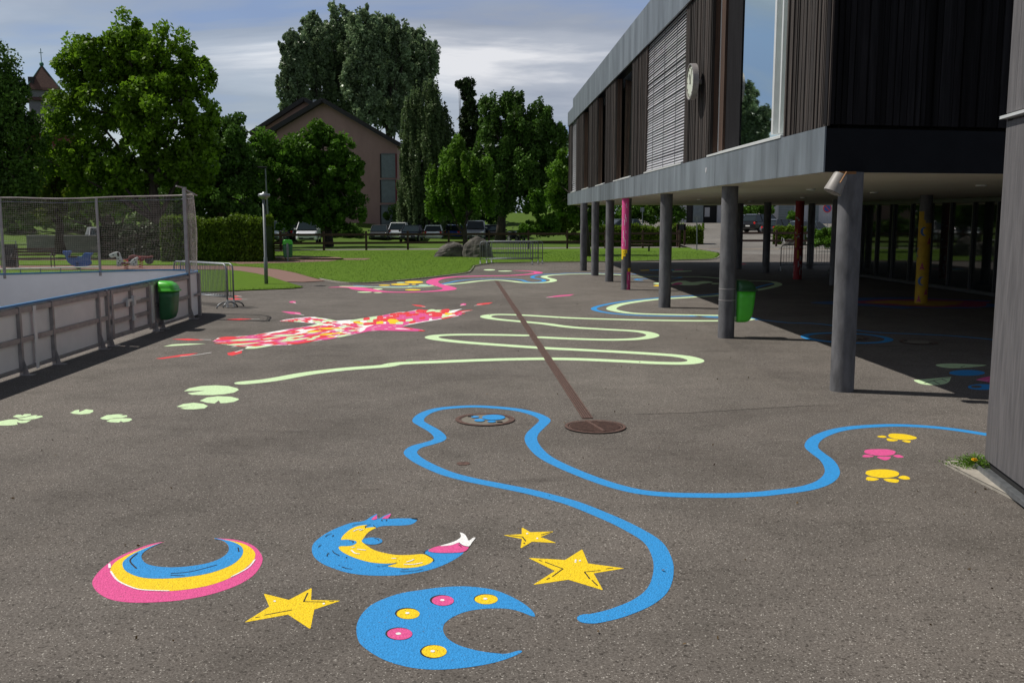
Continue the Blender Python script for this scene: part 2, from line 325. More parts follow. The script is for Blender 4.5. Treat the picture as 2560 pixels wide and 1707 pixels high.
pathup = gp(zF, [(495, 38), (620, 42), (740, 50), (860, 62), (960, 82), (1050, 108), (1113, 122)])
yb = lambda x: 66.1+.242*x
main = [(-60, yb(-60))]+[(-60, G(400, 665)[1])]+[tuple(G(440, 664)[:2])]+pathup+front[:-1]+[(front[-2][0], yb(front[-2][0]))]
sheet('lawn', main, .03, M['lawn'])
left = gp(zF, [(380, 66), (525, 64), (620, 72), (720, 88), (800, 105), (880, 132), (960, 156), (1012, 172), (940, 180), (840, 184), (700, 189), (600, 194), (525, 198), (440, 202)])
left += [(-60, left[-1][1]+.6), (-60, left[0][1]-.6)]
sheet('lawn', left, .03, M['lawn'])
pl = gp(zF, [(300, 38), (495, 38), (620, 42), (740, 50), (860, 62), (960, 82), (1050, 108), (1120, 126), (1150, 132), (1010, 140), (905, 138), (800, 104), (720, 86), (620, 70), (525, 62), (300, 60)])
pl[0] = (-60, pl[0][1]); pl[-1] = (-60, pl[-1][1])
sheet('red_path', pl, .022, M['redpath'])
sheet('red_path', [tuple(G(x, y)[:2]) for x, y in [(560, 655), (640, 644), (760, 641), (850, 645), (862, 650), (820, 655), (700, 659), (600, 662)]], .036, M['redpath'])
for y0, y1 in ((648.5, 652.5),):
    a = G(0, y1, .03); b = G(0, y0, .03); sheet('red_path', [(-50, a.y), (-7.5, a.y+1.2), (-7.5, b.y+1.2), (-50, b.y)], .036, M['redpath'])
kb = MB()
kp = [Vector((*p, 0)) for p in smooth_pts(front, 3)]
for a, b in zip(kp[:-1], kp[1:]): kb.beam(a+Vector((0, 0, .02)), b+Vector((0, 0, .02)), .07, .05)
struct(kb.build('lawn_kerb', M['slab']))
sheet('road', [(-80, yb(-80)+.5), (60, yb(60)+.5), (60, yb(60)+4), (-80, yb(-80)+4)], -.012, M['road'])
mb = MB(); mb.add([(front[-1][0]-1.2, 58, .012), (60, 50, .012), (60, 67.3, .012), (front[-1][0], 67.3, .012)], [(0, 1, 2, 3)]); struct(mb.build('forecourt', M['road']))
rampx = G(1722, 620).x
mb = MB(); mb.add([(rampx, 67.3, 0), (60, 67.3, 0), (60, 112, 1.45), (rampx-1.5, 112, 1.45)], [(0, 1, 2, 3)])
mb.add([(rampx-1.5, 112, 1.45), (60, 112, 1.45), (60, 170, 1.8), (rampx-1.5, 170, 1.8)], [(0, 1, 2, 3)]); struct(mb.build('rising_road', M['road']))
mb = MB(); mb.add([(rampx+.2, 66.4, .02), (rampx+9, 66.0, .02), (rampx+9, 66.15, .02), (rampx+.2, 66.55, .02)], [(0, 1, 2, 3)]); struct(mb.build('yellow_road_line', mat('road_marking', (.5, .25, .05), .8, noise=.1)))
# green bank behind the car park
rnd = random.Random(3); g = MB(); nx, ny = 60, 14; x0, x1, y0, y1 = -90, rampx-1.6, 86, 135
for j in range(ny+1):
    for i in range(nx+1):
        t = j/ny; x = x0+(x1-x0)*i/nx
        g.v.append((x, y0+(y1-y0)*t, -.05+2.6*min(1, t*2.2)**1.3*(1+.25*math.sin(x*.21)+.1*math.sin(x*.83+t*5))+rnd.uniform(-.06, .06)*(t > 0)))
for j in range(ny):
    for i in range(nx): g.f.append((j*(nx+1)+i, j*(nx+1)+i+1, (j+1)*(nx+1)+i+1, (j+1)*(nx+1)+i)); g.m.append(0); g.t.append(.5)
struct(g.build('grass_bank', M['meadow'], smooth=True))
# seams in the asphalt
sm = mat('asphalt_seam', (.045, .04, .035), .9, noise=.3, scale=20)
def strip(pts, w, z, mb, m=0, taper=False):
    n = len(pts); L = []; Rr = []
    for i, p in enumerate(pts):
        a = Vector(pts[max(i-1, 0)][:2]); b = Vector(pts[min(i+1, n-1)][:2]); d = (b-a).normalized(); q = Vector((-d.y, d.x))
        ww = (w[i] if isinstance(w, list) else w)/2
        if taper: ww *= max(.08, min(1, 3*min(i, n-1-i)/n+.1))
        L.append(Vector(p[:2])+q*ww); Rr.append(Vector(p[:2])-q*ww)
    vs = [(*v, z) for v in L]+[(*v, z) for v in Rr]
    return mb.add(vs, [(n+i, n+i+1, i+1, i) for i in range(n-1)], m)
for pts in ([(1486, 1039), (1600, 1035), (1740, 1031), (1900, 1021), (2040, 1013), (2103, 1010)], [(480, 769), (700, 745), (900, 737)], [(1366, 668), (1500, 666), (1560, 664), (1750, 663)]):
    rr = random.Random(len(pts)); q = smooth_pts([tuple(G(*p)[:2]) for p in pts], 8); q = [(x+rr.uniform(-.008, .008), y+rr.uniform(-.01, .01)) for x, y in q]
    mb = MB(); strip(q, .014, .0025, mb, taper=True); struct(mb.build('asphalt_seam', sm))
for pts in ([(1262, 712), (1330, 812), (1400, 915), (1478, 1036), (1600, 1035), (1740, 1031), (1900, 1021), (2040, 1013), (2100, 1008), (1985, 962), (1900, 925), (1830, 870), (1750, 800), (1640, 740), (1540, 705), (1400, 700)], [(1275, 752), (1342, 750), (1352, 766), (1285, 769)], [(1130, 728), (1236, 724), (1246, 740), (1120, 742)], [(1050, 985), (1190, 978), (1330, 982), (1392, 1000), (1384, 968), (1330, 950), (1100, 955)]):
    q = smooth_pts([tuple(G(*p)[:2]) for p in pts], 2, True) if len(pts) > 4 else [tuple(G(*p)[:2]) for p in pts]
    mb = MB(); mb.flat(q, .0005+.0002*len(pts)/16 if len(pts) > 4 else .0011); struct(mb.build('asphalt_patch', M['asphalt2']))
# ---------------- painted playground figures ----------------
def poly_layer(zf, pts, z, mb, m=0, sub=0):
    q = gp(zf, pts)
    if sub: q = smooth_pts(q, sub, True)
    return mb.flat(q, z, m)
def line_layer(zf, pts, w, z, mb, m=0, sub=5):
    q = smooth_pts(gp(zf, pts), sub) if len(pts) > 2 else gp(zf, pts)
    w *= .72; strip(q, w, z, mb, m)
    for p in (q[0], q[-1]): mb.flat([(p[0]+w/2*math.cos(a*math.pi/5), p[1]+w/2*math.sin(a*math.pi/5)) for a in range(10)], z+.0001, m)
    return mb
def ell(cx, cy, rx, ry, n=28, rot=0):
    return [(cx+rx*math.cos(2*math.pi*i/n)*math.cos(rot)-ry*math.sin(2*math.pi*i/n)*math.sin(rot), cy+rx*math.cos(2*math.pi*i/n)*math.sin(rot)+ry*math.sin(2*math.pi*i/n)*math.cos(rot)) for i in range(n)]
def figure(name, label, zf, layers, group=None, cat='painting', sub=3):
    """layers: (part name, colour, [('p', pts) polygon | ('s', pts) smooth polygon | ('l', pts, w) line])"""
    allp = [q for l in layers for s in l[2] for q in gp(zf, s[1])]
    c = Vector((sum(p[0] for p in allp)/len(allp), sum(p[1] for p in allp)/len(allp), 0))
    root = empty(name, c, label, cat, group) if len(layers) > 1 else None
    for k, (pn, colr, shapes) in enumerate(layers):
        z = .0012+.0009*k; one = MB()
        for s in shapes:
            mb = MB() if root else one
            if s[0] == 'p': poly_layer(zf, s[1], z, mb)
            elif s[0] == 's': poly_layer(zf, s[1], z, mb, sub=sub)
            else: line_layer(zf, s[1], s[2], z, mb)
            if root: mb.build(s[-1] if isinstance(s[-1], str) else pn, M[colr], root)
        if not root: tag(one.build(name, M[colr]), label, cat, group)
    return root
z2 = Zc(200, 1250, 2.24); z7 = Zc(780, 1250, 5.113); z8 = Zc(860, 1440, 4.523); z3 = Zc(0, 920, 3.675); zB8 = Zc(2040, 800, 5.113)
hole = [(755, 217), (800, 228), (830, 255), (830, 290), (790, 325), (720, 352), (620, 370), (520, 377), (430, 372), (370, 355), (345, 325), (350, 300), (380, 275), (430, 250), (475, 232)]
figure('painted_crescent', 'crescent of pink, yellow and blue bands painted at lower left of the yard', z2, [
    ('pink_band', 'pink', [('s', [(475, 232), (400, 245), (300, 280), (200, 325), (120, 385), (75, 440), (72, 480), (110, 525), (180, 558), (280, 572), (400, 572), (560, 560), (720, 530), (860, 485), (960, 430), (1010, 370), (1022, 320), (990, 270), (940, 240), (860, 220), (755, 213)]+hole)]),
    ('yellow_band', 'yellow', [('s', [(473, 233), (380, 262), (280, 300), (200, 345), (170, 390), (190, 430), (240, 470), (340, 500), (460, 510), (600, 500), (750, 470), (870, 420), (950, 360), (980, 320), (975, 285), (930, 250), (860, 230), (757, 214)]+hole)]),
    ('blue_band', 'blue', [('s', [(473, 233), (380, 265), (300, 300), (250, 335), (238, 365), (260, 400), (330, 430), (420, 440), (560, 435), (700, 415), (800, 385), (870, 350), (910, 305), (908, 265), (870, 240), (820, 225), (757, 214)]+hole)]),
    ('white_highlight', 'white', [('l', [(165, 358), (166, 380)], .02), ('l', [(172, 400), (210, 450), (280, 485), (350, 503), (495, 509)], .016), ('l', [(979, 335), (940, 380), (850, 430)], .016)]),
    ('black_stroke', 'black', [('l', [(320, 300), (280, 340), (315, 383)], .014), ('l', [(510, 412), (620, 402), (765, 365)], .010), ('l', [(510, 422), (585, 425)], .010), ('l', [(885, 268), (890, 290)], .012)])])
figure('painted_crescent', 'blue crescent with yellow and pink dots painted at the bottom of the yard', z8, [
    ('crescent_shape', 'blue', [('s', [(2160, 450), (2130, 390), (2020, 300), (1850, 210), (1680, 150), (1450, 118), (1250, 115), (1050, 130), (850, 158), (650, 190), (450, 255), (300, 330), (200, 430), (150, 530), (140, 620), (160, 720), (210, 790), (350, 890), (520, 970), (750, 1030), (1000, 1055), (1250, 1045), (1500, 1015), (1700, 975), (1850, 930), (2000, 865), (2000, 838), (1930, 850), (1860, 870), (1780, 875), (1600, 855), (1450, 825), (1300, 780), (1180, 710), (1125, 630), (1125, 560), (1160, 510), (1250, 450), (1380, 400), (1550, 370), (1750, 362), (1900, 375), (2020, 410), (2120, 450)])]),
    ('dot_outline', 'black', [('p', ell(1602, 257, 135, 56)), ('p', ell(1102, 271, 133, 59)), ('p', ell(713, 420, 138, 63)), ('p', ell(617, 650, 151, 71)), ('p', ell(1007, 853, 149, 77))]),
    ('yellow_dot', 'yellow', [('p', ell(1608, 264, 131, 55)), ('p', ell(725, 428, 130, 59)), ('p', ell(1020, 853, 142, 70))]),
    ('pink_dot', 'pink', [('p', ell(1118, 280, 125, 57)), ('p', ell(630, 656, 143, 66))]),
    ('white_dot', 'white', [('p', ell(1598, 260, 24, 11)), ('p', ell(1112, 275, 24, 11)), ('p', ell(718, 422, 24, 11)), ('p', ell(615, 655, 31, 14)), ('p', ell(1003, 853, 25, 13))])])
figure('painted_fox', 'blue and yellow fox curled into a crescent painted between crescents and stars', z7, [
    ('body', 'blue', [('s', [(1345, 255), (1330, 240), (1265, 233), (1100, 232), (980, 235), (1005, 180), (990, 172), (930, 195), (870, 230), (845, 235), (830, 182), (815, 180), (740, 220), (665, 265), (520, 285), (380, 330), (230, 395), (110, 470), (30, 540), (0, 600), (5, 680), (50, 750), (150, 820), (300, 880), (450, 925), (650, 955), (900, 965), (1150, 955), (1400, 915), (1600, 860), (1800, 770), (1940, 665), (1800, 640), (1600, 640), (1500, 630), (1445, 655), (1420, 690), (1250, 700), (1080, 700), (950, 680), (800, 640), (700, 580), (635, 525), (660, 490), (700, 430), (750, 390), (830, 350), (900, 330), (1050, 325), (1200, 320), (1290, 300)])]),
    ('belly', 'yellow', [('s', [(370, 510), (400, 450), (480, 380), (560, 340), (640, 322), (710, 320), (682, 352), (770, 345), (822, 352), (750, 390), (700, 430), (650, 500), (635, 525), (700, 580), (800, 640), (950, 680), (1080, 700), (1250, 700), (1420, 690), (1500, 720), (1550, 750), (1545, 780), (1480, 820), (1350, 855), (1200, 868), (1080, 862), (970, 845), (1020, 825), (1080, 802), (950, 812), (750, 795), (550, 740), (400, 670), (345, 620), (350, 590), (400, 560)])]),
    ('leg_blob', 'blue', [('s', ell(768, 524, 132, 45)), ('s', [(330, 520), (400, 508), (480, 508), (560, 525), (568, 548), (530, 575), (460, 588), (380, 588), (330, 590)])]),
    ('tail_band', 'pink', [('s', [(1485, 650), (1550, 610), (1650, 585), (1800, 570), (1875, 545), (1950, 585), (2005, 598), (1960, 655), (1850, 674), (1650, 677), (1540, 668)]), ('p', [(757, 250), (780, 225), (830, 190), (833, 242), (790, 255)], 'ear'), ('p', [(890, 240), (940, 205), (1012, 175), (1000, 205), (970, 238)], 'ear')]),
    ('tail_tip', 'white', [('s', [(1640, 588), (1800, 540), (1890, 490), (1902, 450), (1890, 418), (1950, 440), (1985, 490), (2005, 522), (2060, 485), (2090, 488), (2050, 540), (2003, 600), (1930, 582), (1875, 548), (1800, 575), (1720, 588)]), *[('l', q, .016, 'white_stroke') for q in ([(535, 400), (570, 382), (615, 372)], [(610, 392), (650, 378)], [(505, 645), (545, 680), (600, 690)], [(585, 632), (680, 642)], [(515, 608), (540, 606)], [(1025, 748), (1070, 750)], [(1215, 792), (1260, 780), (1300, 762)], [(1180, 825), (1290, 825), (1405, 805)])]]),
    ('black_stroke', 'black', [('p', [(1262, 232), (1345, 232), (1347, 254), (1320, 248), (1280, 242)], 'nose'), ('p', ell(892, 262, 8, 9, 12), 'eye'), ('p', ell(952, 262, 7, 9, 12), 'eye')] +
        [('l', q, .008) for q in ([(170, 472), (205, 445), (245, 432)], [(262, 468), (275, 452)], [(82, 605), (100, 585), (118, 575)], [(190, 720), (195, 700), (215, 680)], [(262, 650), (285, 680), (350, 712)], [(380, 855), (440, 875), (510, 883)], [(335, 838), (358, 840)], [(895, 845), (980, 835), (1085, 802)], [(830, 848), (865, 852)], [(1145, 890), (1230, 885)], [(1130, 917), (1280, 912), (1410, 888)], [(515, 330), (570, 312), (650, 303)], [(1430, 685), (1520, 735), (1555, 765), (1545, 785)], [(475, 520), (525, 530), (520, 550)], [(800, 492), (845, 505), (853, 525)], [(680, 358), (690, 335), (745, 315)], [(785, 325), (800, 343), (820, 350)], [(1880, 550), (1930, 585), (2000, 600)], [(1875, 575), (1915, 605)], [(1430, 685), (1440, 660), (1480, 640)])])])
SG = 'yellow stars painted on the yard'
def star(label, zf, out, lines, dots, w):
    q = []
    n = len(out)
    for i in range(n):       # slightly rounded tips
        p = Vector((*out[i], 0)); a = Vector((*out[i-1], 0)); b = Vector((*out[(i+1) % n], 0))
        if i % 2 == 0:
            q += [tuple((p+(a-p).normalized()*6)[:2]), tuple((p+(b-p).normalized()*6)[:2])]
        else: q.append(out[i])
    figure('painted_star', label, zf, [('star_shape', 'yellow', [('p', q)]), ('black_stroke', 'black', [('l', l, w) for l in lines]), ('white_dot', 'white', [('p', ell(x, y, 7, 4.5, 12)) for x, y in dots])], SG)
star('yellow star painted between the banded crescent and the dotted crescent', z2, [(920, 684), (1060, 595), (1028, 522), (1170, 558), (1298, 490), (1294, 558), (1460, 562), (1312, 612), (1290, 722), (1165, 640)],
     [[(1035, 643), (1185, 615)], [(985, 657), (1003, 654)], [(1275, 520), (1253, 568)], [(1253, 568), (1370, 570)], [(1400, 566), (1420, 566)]], [(1090, 566), (1365, 580)], .012)
star('smallest yellow star, painted right of the fox tail', zT, [(703, 904), (820, 897), (820, 853), (875, 885), (1025, 880), (940, 915), (1040, 953), (885, 945), (812, 988), (822, 928)],
     [[(740, 905), (825, 915)], [(825, 915), (845, 942)], [(945, 902), (1005, 885)], [(835, 953), (836, 958)]], [(855, 895), (918, 925)], .014)
star('largest yellow star, painted inside the bend of the blue line', zT, [(862, 1047), (1095, 1060), (1203, 992), (1240, 1082), (1470, 1113), (1275, 1145), (1335, 1252), (1115, 1185), (890, 1218), (1030, 1130)],
     [[(930, 1062), (945, 1068)], [(970, 1075), (1080, 1117)], [(1080, 1117), (1015, 1165)], [(995, 1175), (980, 1183)], [(1315, 1127), (1217, 1137)], [(1217, 1137), (1250, 1180)], [(1265, 1190), (1298, 1222)], [(1355, 1117), (1395, 1112)]], [(1162, 1063), (1188, 1066), (1160, 1074)], .013)
# lily pads
LP = 'pale green lily pads painted along the left of the yard'
for label, polys in (
    ('largest pale green lily pad, slit on its left side', [[(1690, 212), (1740, 185), (1850, 165), (1980, 158), (2100, 165), (2180, 185), (2195, 200), (2150, 225), (2060, 240), (1950, 248), (1850, 247), (1760, 245), (1722, 230), (1800, 220), (1890, 205), (1800, 210)]]),
    ('pale green lily pad with a V notch, just below the largest pad', [[(1835, 300), (1900, 270), (2000, 258), (2120, 262), (2190, 280), (2195, 290), (2150, 310), (2080, 320), (2025, 322), (2010, 297), (1972, 325), (1900, 318)]]),
    ('pale green lily pad with a left slit, below left of the notched pad', [[(1622, 355), (1680, 330), (1780, 318), (1870, 328), (1910, 348), (1880, 370), (1780, 379), (1700, 378), (1657, 370), (1745, 350), (1680, 360)]]),
    ('small lone lily pad notched at its top, left of the overlapping pair', [[(645, 410), (690, 388), (728, 382), (725, 405), (790, 378), (855, 385), (858, 400), (820, 418), (750, 425), (680, 420)]]),
    ('overlapping pair of small pale green lily pads right of the lone pad', [[(920, 460), (980, 432), (1080, 423), (1135, 426), (1105, 437), (1165, 432), (1170, 445), (1120, 455), (1040, 460), (985, 475), (940, 470)], [(978, 489), (1020, 467), (1120, 459), (1200, 462), (1215, 473), (1185, 490), (1130, 497), (1112, 487), (1092, 500), (1020, 497)]]),
    ('cluster of three lily pads at the far left edge of the yard', [[(115, 447), (150, 430), (190, 427), (205, 435), (225, 422), (280, 421), (290, 430), (240, 446), (160, 455)], [(160, 461), (230, 453), (300, 435), (345, 430), (330, 440), (385, 437), (395, 447), (330, 465), (240, 475), (180, 470)], [(-40, 505), (0, 488), (80, 472), (155, 470), (170, 479), (220, 480), (290, 477), (240, 502), (190, 505), (155, 495), (162, 520), (80, 527), (0, 527), (-40, 520)]])):
    figure('painted_lily_pad', label, z3, [('pad', 'pale', [('p', q) for q in polys])], LP)
# winding lines
def path_line(name, label, pts, colr, w, group='long winding lines painted across the yard', z=.0018, sub=6):
    q = smooth_pts([tuple(G(*p)[:2]) for p in pts], sub); mb = MB()
    n = len(q); ww = w
    if isinstance(w, list): ww = [w[min(int(i/sub), len(w)-1)]*(1-(i % sub)/sub)+w[min(int(i/sub)+1, len(w)-1)]*((i % sub)/sub) for i in range(n)]
    strip(q, ww, z, mb)
    for i, p in ((0, q[0]), (-1, q[-1])):
        h = (ww[i] if isinstance(ww, list) else ww)/2; mb.flat([(p[0]+h*math.cos(a*math.pi/8), p[1]+h*math.sin(a*math.pi/8)) for a in range(16)], z+.0002)
    return tag(mb.build(name, M[colr]), label, 'painted line', group)
bl = zT([(1240, 1432), (1290, 1428), (1430, 1393), (1590, 1325), (1685, 1240), (1717, 1125), (1700, 1030), (1640, 940), (1500, 855), (1350, 785), (1150, 705), (1000, 662), (850, 625), (650, 585), (500, 555), (350, 515), (230, 465), (150, 420), (116, 382), (150, 348), (230, 325), (290, 305), (303, 282), (265, 245), (200, 208), (165, 182), (185, 150), (240, 122), (330, 102), (500, 91), (640, 96), (780, 110), (880, 132), (945, 158), (966, 182), (930, 220), (890, 260), (878, 298), (900, 345), (960, 405), (1060, 460), (1200, 520), (1350, 575), (1480, 612), (1600, 635), (1750, 648)])
bl += [(1740, 1238), (1830, 1238)]+zR([(0, 836), (150, 820), (300, 803), (450, 775), (570, 730), (635, 670), (640, 610), (595, 535), (510, 470), (458, 418), (480, 360), (560, 310), (700, 265), (900, 238), (1200, 225), (1500, 238), (1750, 265), (2010, 305), (2300, 350)])
path_line('painted_line', 'bright blue winding line round the manhole cover and past the stars', bl, 'blue', .128)
gr = [(610, 957), (660, 952), (700, 946), (760, 935), (820, 927), (880, 921), (960, 915)]+zDd([(0, 631), (250, 621), (500, 611), (700, 606), (850, 604), (1050, 607), (1300, 618), (1500, 628), (1650, 631), (1725, 624), (1738, 612), (1700, 598), (1640, 588), (1540, 579), (1300, 564), (1050, 551), (850, 541), (600, 524), (400, 509), (280, 497), (210, 487), (186, 478), (210, 469), (280, 464), (400, 462), (600, 464), (728, 467)])
path_line('painted_line', 'pale green line zigzagging in from the lily pads to the drain', gr, 'pale', .26)
g2 = zDd([(830, 478), (1000, 486), (1200, 492), (1350, 490), (1440, 482), (1486, 468), (1460, 453), (1380, 441), (1200, 431), (1050, 422), (950, 412), (850, 398), (700, 384), (600, 375), (530, 366), (503, 356), (530, 347), (600, 344), (750, 349), (1000, 364), (1250, 372), (1500, 378), (1800, 381), (2000, 379), (2055, 371)])
path_line('painted_line', 'pale green line with one loop from the drain to the bin column', g2, 'pale', .25)
g3 = zDd([(2040, 356), (1870, 350), (1600, 345), (1400, 339), (1300, 328), (1243, 312), (1270, 293), (1350, 275), (1500, 256), (1700, 243), (1870, 232), (2070, 205), (2180, 185), (2225, 168), (2200, 154), (2140, 148), (2000, 143), (1860, 130), (1760, 122), (1680, 122), (1550, 121), (1360, 120), (1300, 112), (1150, 106), (1000, 107), (900, 112), (850, 119), (855, 127), (895, 137), (900, 147), (860, 155), (800, 158), (720, 156), (670, 150), (600, 143), (540, 142), (450, 149), (350, 161), (200, 173), (60, 181)])
g3 += zCc([(1290, 245), (1150, 256), (900, 267), (700, 268), (500, 263), (330, 260), (225, 259)])[1:]
path_line('painted_line', 'pale green line snaking from the lawn edge under the building', g3, 'pale', .25)
b3 = zDd([(2100, 368), (1870, 357), (1600, 353), (1400, 349), (1230, 335), (1143, 315), (1170, 295), (1300, 270), (1450, 253), (1600, 240), (1750, 232), (1870, 222), (2050, 197), (2130, 176), (2190, 162)])
path_line('painted_line', 'blue line following the outside of the green bend by the columns', b3, 'blue', .15)
b4 = zCc([(345, 252), (500, 260), (700, 262), (900, 256), (1060, 246), (1200, 235), (1350, 205), (1500, 190), (1750, 184), (1900, 188), (1980, 198), (2020, 212), (2090, 220), (2170, 213), (2198, 200), (2160, 188), (2090, 176), (2082, 164), (2130, 148), (2250, 138), (2352, 135)])+zDd([(1000, 101), (1150, 102), (1300, 105), (1400, 108), (1560, 118), (1650, 124), (1600, 133), (1450, 133), (1385, 138), (1420, 144)])
path_line('painted_line', 'thin blue line beside the green one along the lawn edge', b4, 'blue', .15)
p1 = zCc([(95, 270), (200, 266), (330, 270), (400, 283), (470, 294), (540, 304), (650, 313), (800, 316), (1000, 312), (1150, 303), (1250, 292), (1270, 277), (1220, 260), (1160, 245), (1110, 230), (1100, 212), (1130, 193), (1200, 178), (1350, 165), (1600, 157), (1850, 153), (2000, 144), (2120, 132), (2140, 122), (2080, 112), (1980, 107), (1900, 105)])
path_line('painted_line', 'broad pink line swinging along the lawn edge', p1, 'pink', [.1, .3, .45, .62, .6, .45, .32, .3, .3, .34, .42, .44, .44, .42, .42, .42, .42, .4, .36, .34, .32, .32, .36, .34, .3, .28, .1], z=.0035)
pb = Zc(1900, 380, 2.341)([(-400, 958), (-250, 970), (-100, 975), (0, 982), (100, 993), (180, 1000), (300, 1003), (420, 1015), (560, 1042), (700, 1057), (900, 1065), (1150, 1078), (1400, 1102)])
path_line('painted_line', 'thin blue line running through the shade behind the columns', pb, 'blue', .10)
c = G(1900+505/2.341, 380+1088/2.341); rr = 235/2.341*c.y/FPX
mb = MB(); q = [(c.x+rr*math.cos(a*math.pi/24), c.y+rr*math.sin(a*math.pi/24)) for a in range(49)]; strip(q, .15, .004, mb)
tag(mb.build('painted_ring', M['blue']), 'blue ring painted round a manhole behind the nearest column', 'painting')
# paws
PG = 'paw prints painted inside the blue line'
def paw(label, colr, big, toes): figure('painted_paw_print', label, zR, [('paw', colr, [('s', big)]+[('s', t) for t in toes])], PG)
paw('upper yellow paw print, nearest the blue line', 'yellow', [(1143, 320), (1155, 302), (1200, 297), (1300, 305), (1380, 325), (1397, 340), (1350, 352), (1250, 352), (1180, 340)], [[(1042, 324), (1080, 316), (1110, 318), (1128, 330), (1085, 335)], [(1128, 345), (1150, 341), (1230, 356), (1190, 367), (1140, 362)], [(1265, 362), (1300, 357), (1340, 363), (1335, 378), (1300, 376)]])
paw('pink paw print between the two yellow ones', 'pink', [(930, 465), (940, 445), (1000, 438), (1130, 438), (1195, 452), (1207, 468), (1170, 490), (1060, 495), (970, 482)], [[(915, 495), (945, 485), (1015, 500), (970, 508), (920, 507)], [(1042, 505), (1100, 502), (1165, 505), (1150, 525), (1115, 535), (1070, 522)], [(1185, 497), (1215, 487), (1250, 490), (1280, 508), (1230, 512)]])
paw('lower yellow paw print, nearest the viewer', 'yellow', [(940, 648), (960, 628), (1040, 618), (1130, 618), (1210, 632), (1240, 655), (1210, 680), (1100, 693), (1000, 680), (950, 662)], [[(948, 690), (975, 683), (1060, 702), (1010, 718), (950, 712)], [(1100, 703), (1160, 698), (1235, 710), (1225, 733), (1180, 733), (1130, 722)], [(1230, 690), (1270, 672), (1320, 682), (1335, 703), (1280, 706)]])
# leaves and bubbles half in the shade
figure('painted_leaf', 'pale green leaf crossed by the shadow edge beside the nearest column', zB8, [('leaf_shape', 'pale', [('s', [(1250, 772), (1300, 762), (1500, 745), (1722, 726), (1725, 728), (1700, 790), (1620, 822), (1480, 830), (1340, 815)])]), ('vein', 'black', [('l', [(1380, 812), (1500, 775), (1710, 735)], .02), ('l', [(1500, 775), (1580, 820)], .02), ('l', [(1610, 755), (1670, 782)], .02)])])
figure('painted_leaf', 'pale green pointed leaf wholly in the building shade', zB8, [('leaf_shape', 'pale', [('s', [(1528, 575), (1600, 560), (1750, 556), (1900, 562), (2185, 577), (1950, 605), (1750, 615), (1600, 602)])]), ('vein', 'black', [('l', [(1650, 585), (1880, 590), (2100, 577)], .02), ('l', [(1850, 605), (1900, 585)], .02)])])
figure('painted_oval', 'plain blue oval painted in the shade between the leaves', zB8, [('oval', 'blue', [('p', ell(1930, 675, 230, 37))])])
figure('painted_blossom', 'magenta blossom painted in the shade by the grey wall', zB8, [('petal', 'pink', [('s', [(2050, 760), (2200, 722), (2330, 715), (2330, 805), (2120, 778)])]), ('white_stroke', 'white', [('l', [(2080, 765), (2150, 775), (2200, 772)], .02)])])
figure('painted_oval', 'blue ring shaped oval painted in the shade by the grey wall', zB8, [('oval', 'blue', [('p', ell(2130, 855, 190, 37))]), ('oval_centre', 'asphalt', [('p', ell(2050, 852, 70, 17))])])
# pads by the lawn
for x, y, a, b, colr, lab in ((920, 217, 92, 11, 'yellow', 'big yellow oval, topmost by the lawn edge'), (785, 239, 92, 8, 'yellow', 'long yellow oval left of the blue line'), (633, 248, 58, 5, 'yellow', 'small yellow oval at the left of the group'), (920, 240, 22, 4, 'yellow', 'tiny yellow oval beside the big one'),
        (790, 221, 42, 4, 'pale', 'pale green oval tucked behind the big yellow one'), (1015, 246, 50, 7, 'pale', 'pale green oval touching the pink line'), (563, 285, 50, 6, 'pale', 'pale green oval inside the pink line, above'), (437, 315, 72, 5, 'pale', 'long pale green oval below the pink line'), (568, 319, 42, 4, 'pale', 'short pale green oval below the pink line'),
        (910, 292, 78, 6, 'yellow', 'yellow oval inside the pink line'), (1660, 97, 57, 6, 'pale', 'pale green oval in front of the barriers, left'), (1812, 109, 70, 4, 'pale', 'pale green oval in front of the barriers, right')):
    figure('painted_oval', lab, zCc, [('oval', colr, [('p', ell(x, y, a, b, 20))])], 'coloured ovals painted by the lawn edge')
z6 = Zc(1580, 480, 4.704)
figure('painted_band', 'faint coloured band painted where the shade of the building ends', z6, [('yellow_patch', 'yellow', [('p', [(90, 918), (200, 914), (205, 924), (110, 928)])]), ('blue_patch', 'blue', [('p', [(205, 914), (320, 910), (480, 912), (500, 922), (210, 925)])]), ('pink_patch', 'pink', [('p', [(500, 912), (600, 915), (600, 922), (505, 922)])]), ('pale_patch', 'pale', [('p', [(470, 928), (700, 925), (705, 933), (600, 940), (480, 942)])])])
figure('painted_arrow', 'small red arrow painted in the sun beyond the columns', z6, [('arrow', 'red', [('p', [(1278, 843), (1310, 840), (1350, 848), (1310, 855), (1278, 855)])])])
zd1 = Zc(1500, 660, 3.92)
figure('painted_flower', 'pale green and crimson flowers painted in the shade beyond the bin column', zd1, [('pale_petal', 'pale', [('s', [(520, 190), (600, 178), (700, 182), (760, 168), (840, 166), (900, 178), (1020, 168), (1110, 180), (1000, 195), (950, 207), (820, 208), (740, 198), (600, 200)]), ('s', ell(1130, 192, 40, 6))]), ('crimson_petal', 'pink', [('s', [(700, 205), (740, 185), (790, 182), (810, 195), (760, 203)])])])
figure('painted_tip', 'yellow tip painted in the sun left of the third column', zd1, [('tip', 'yellow', [('p', [(520, 216), (540, 207), (575, 205), (575, 219)])])])
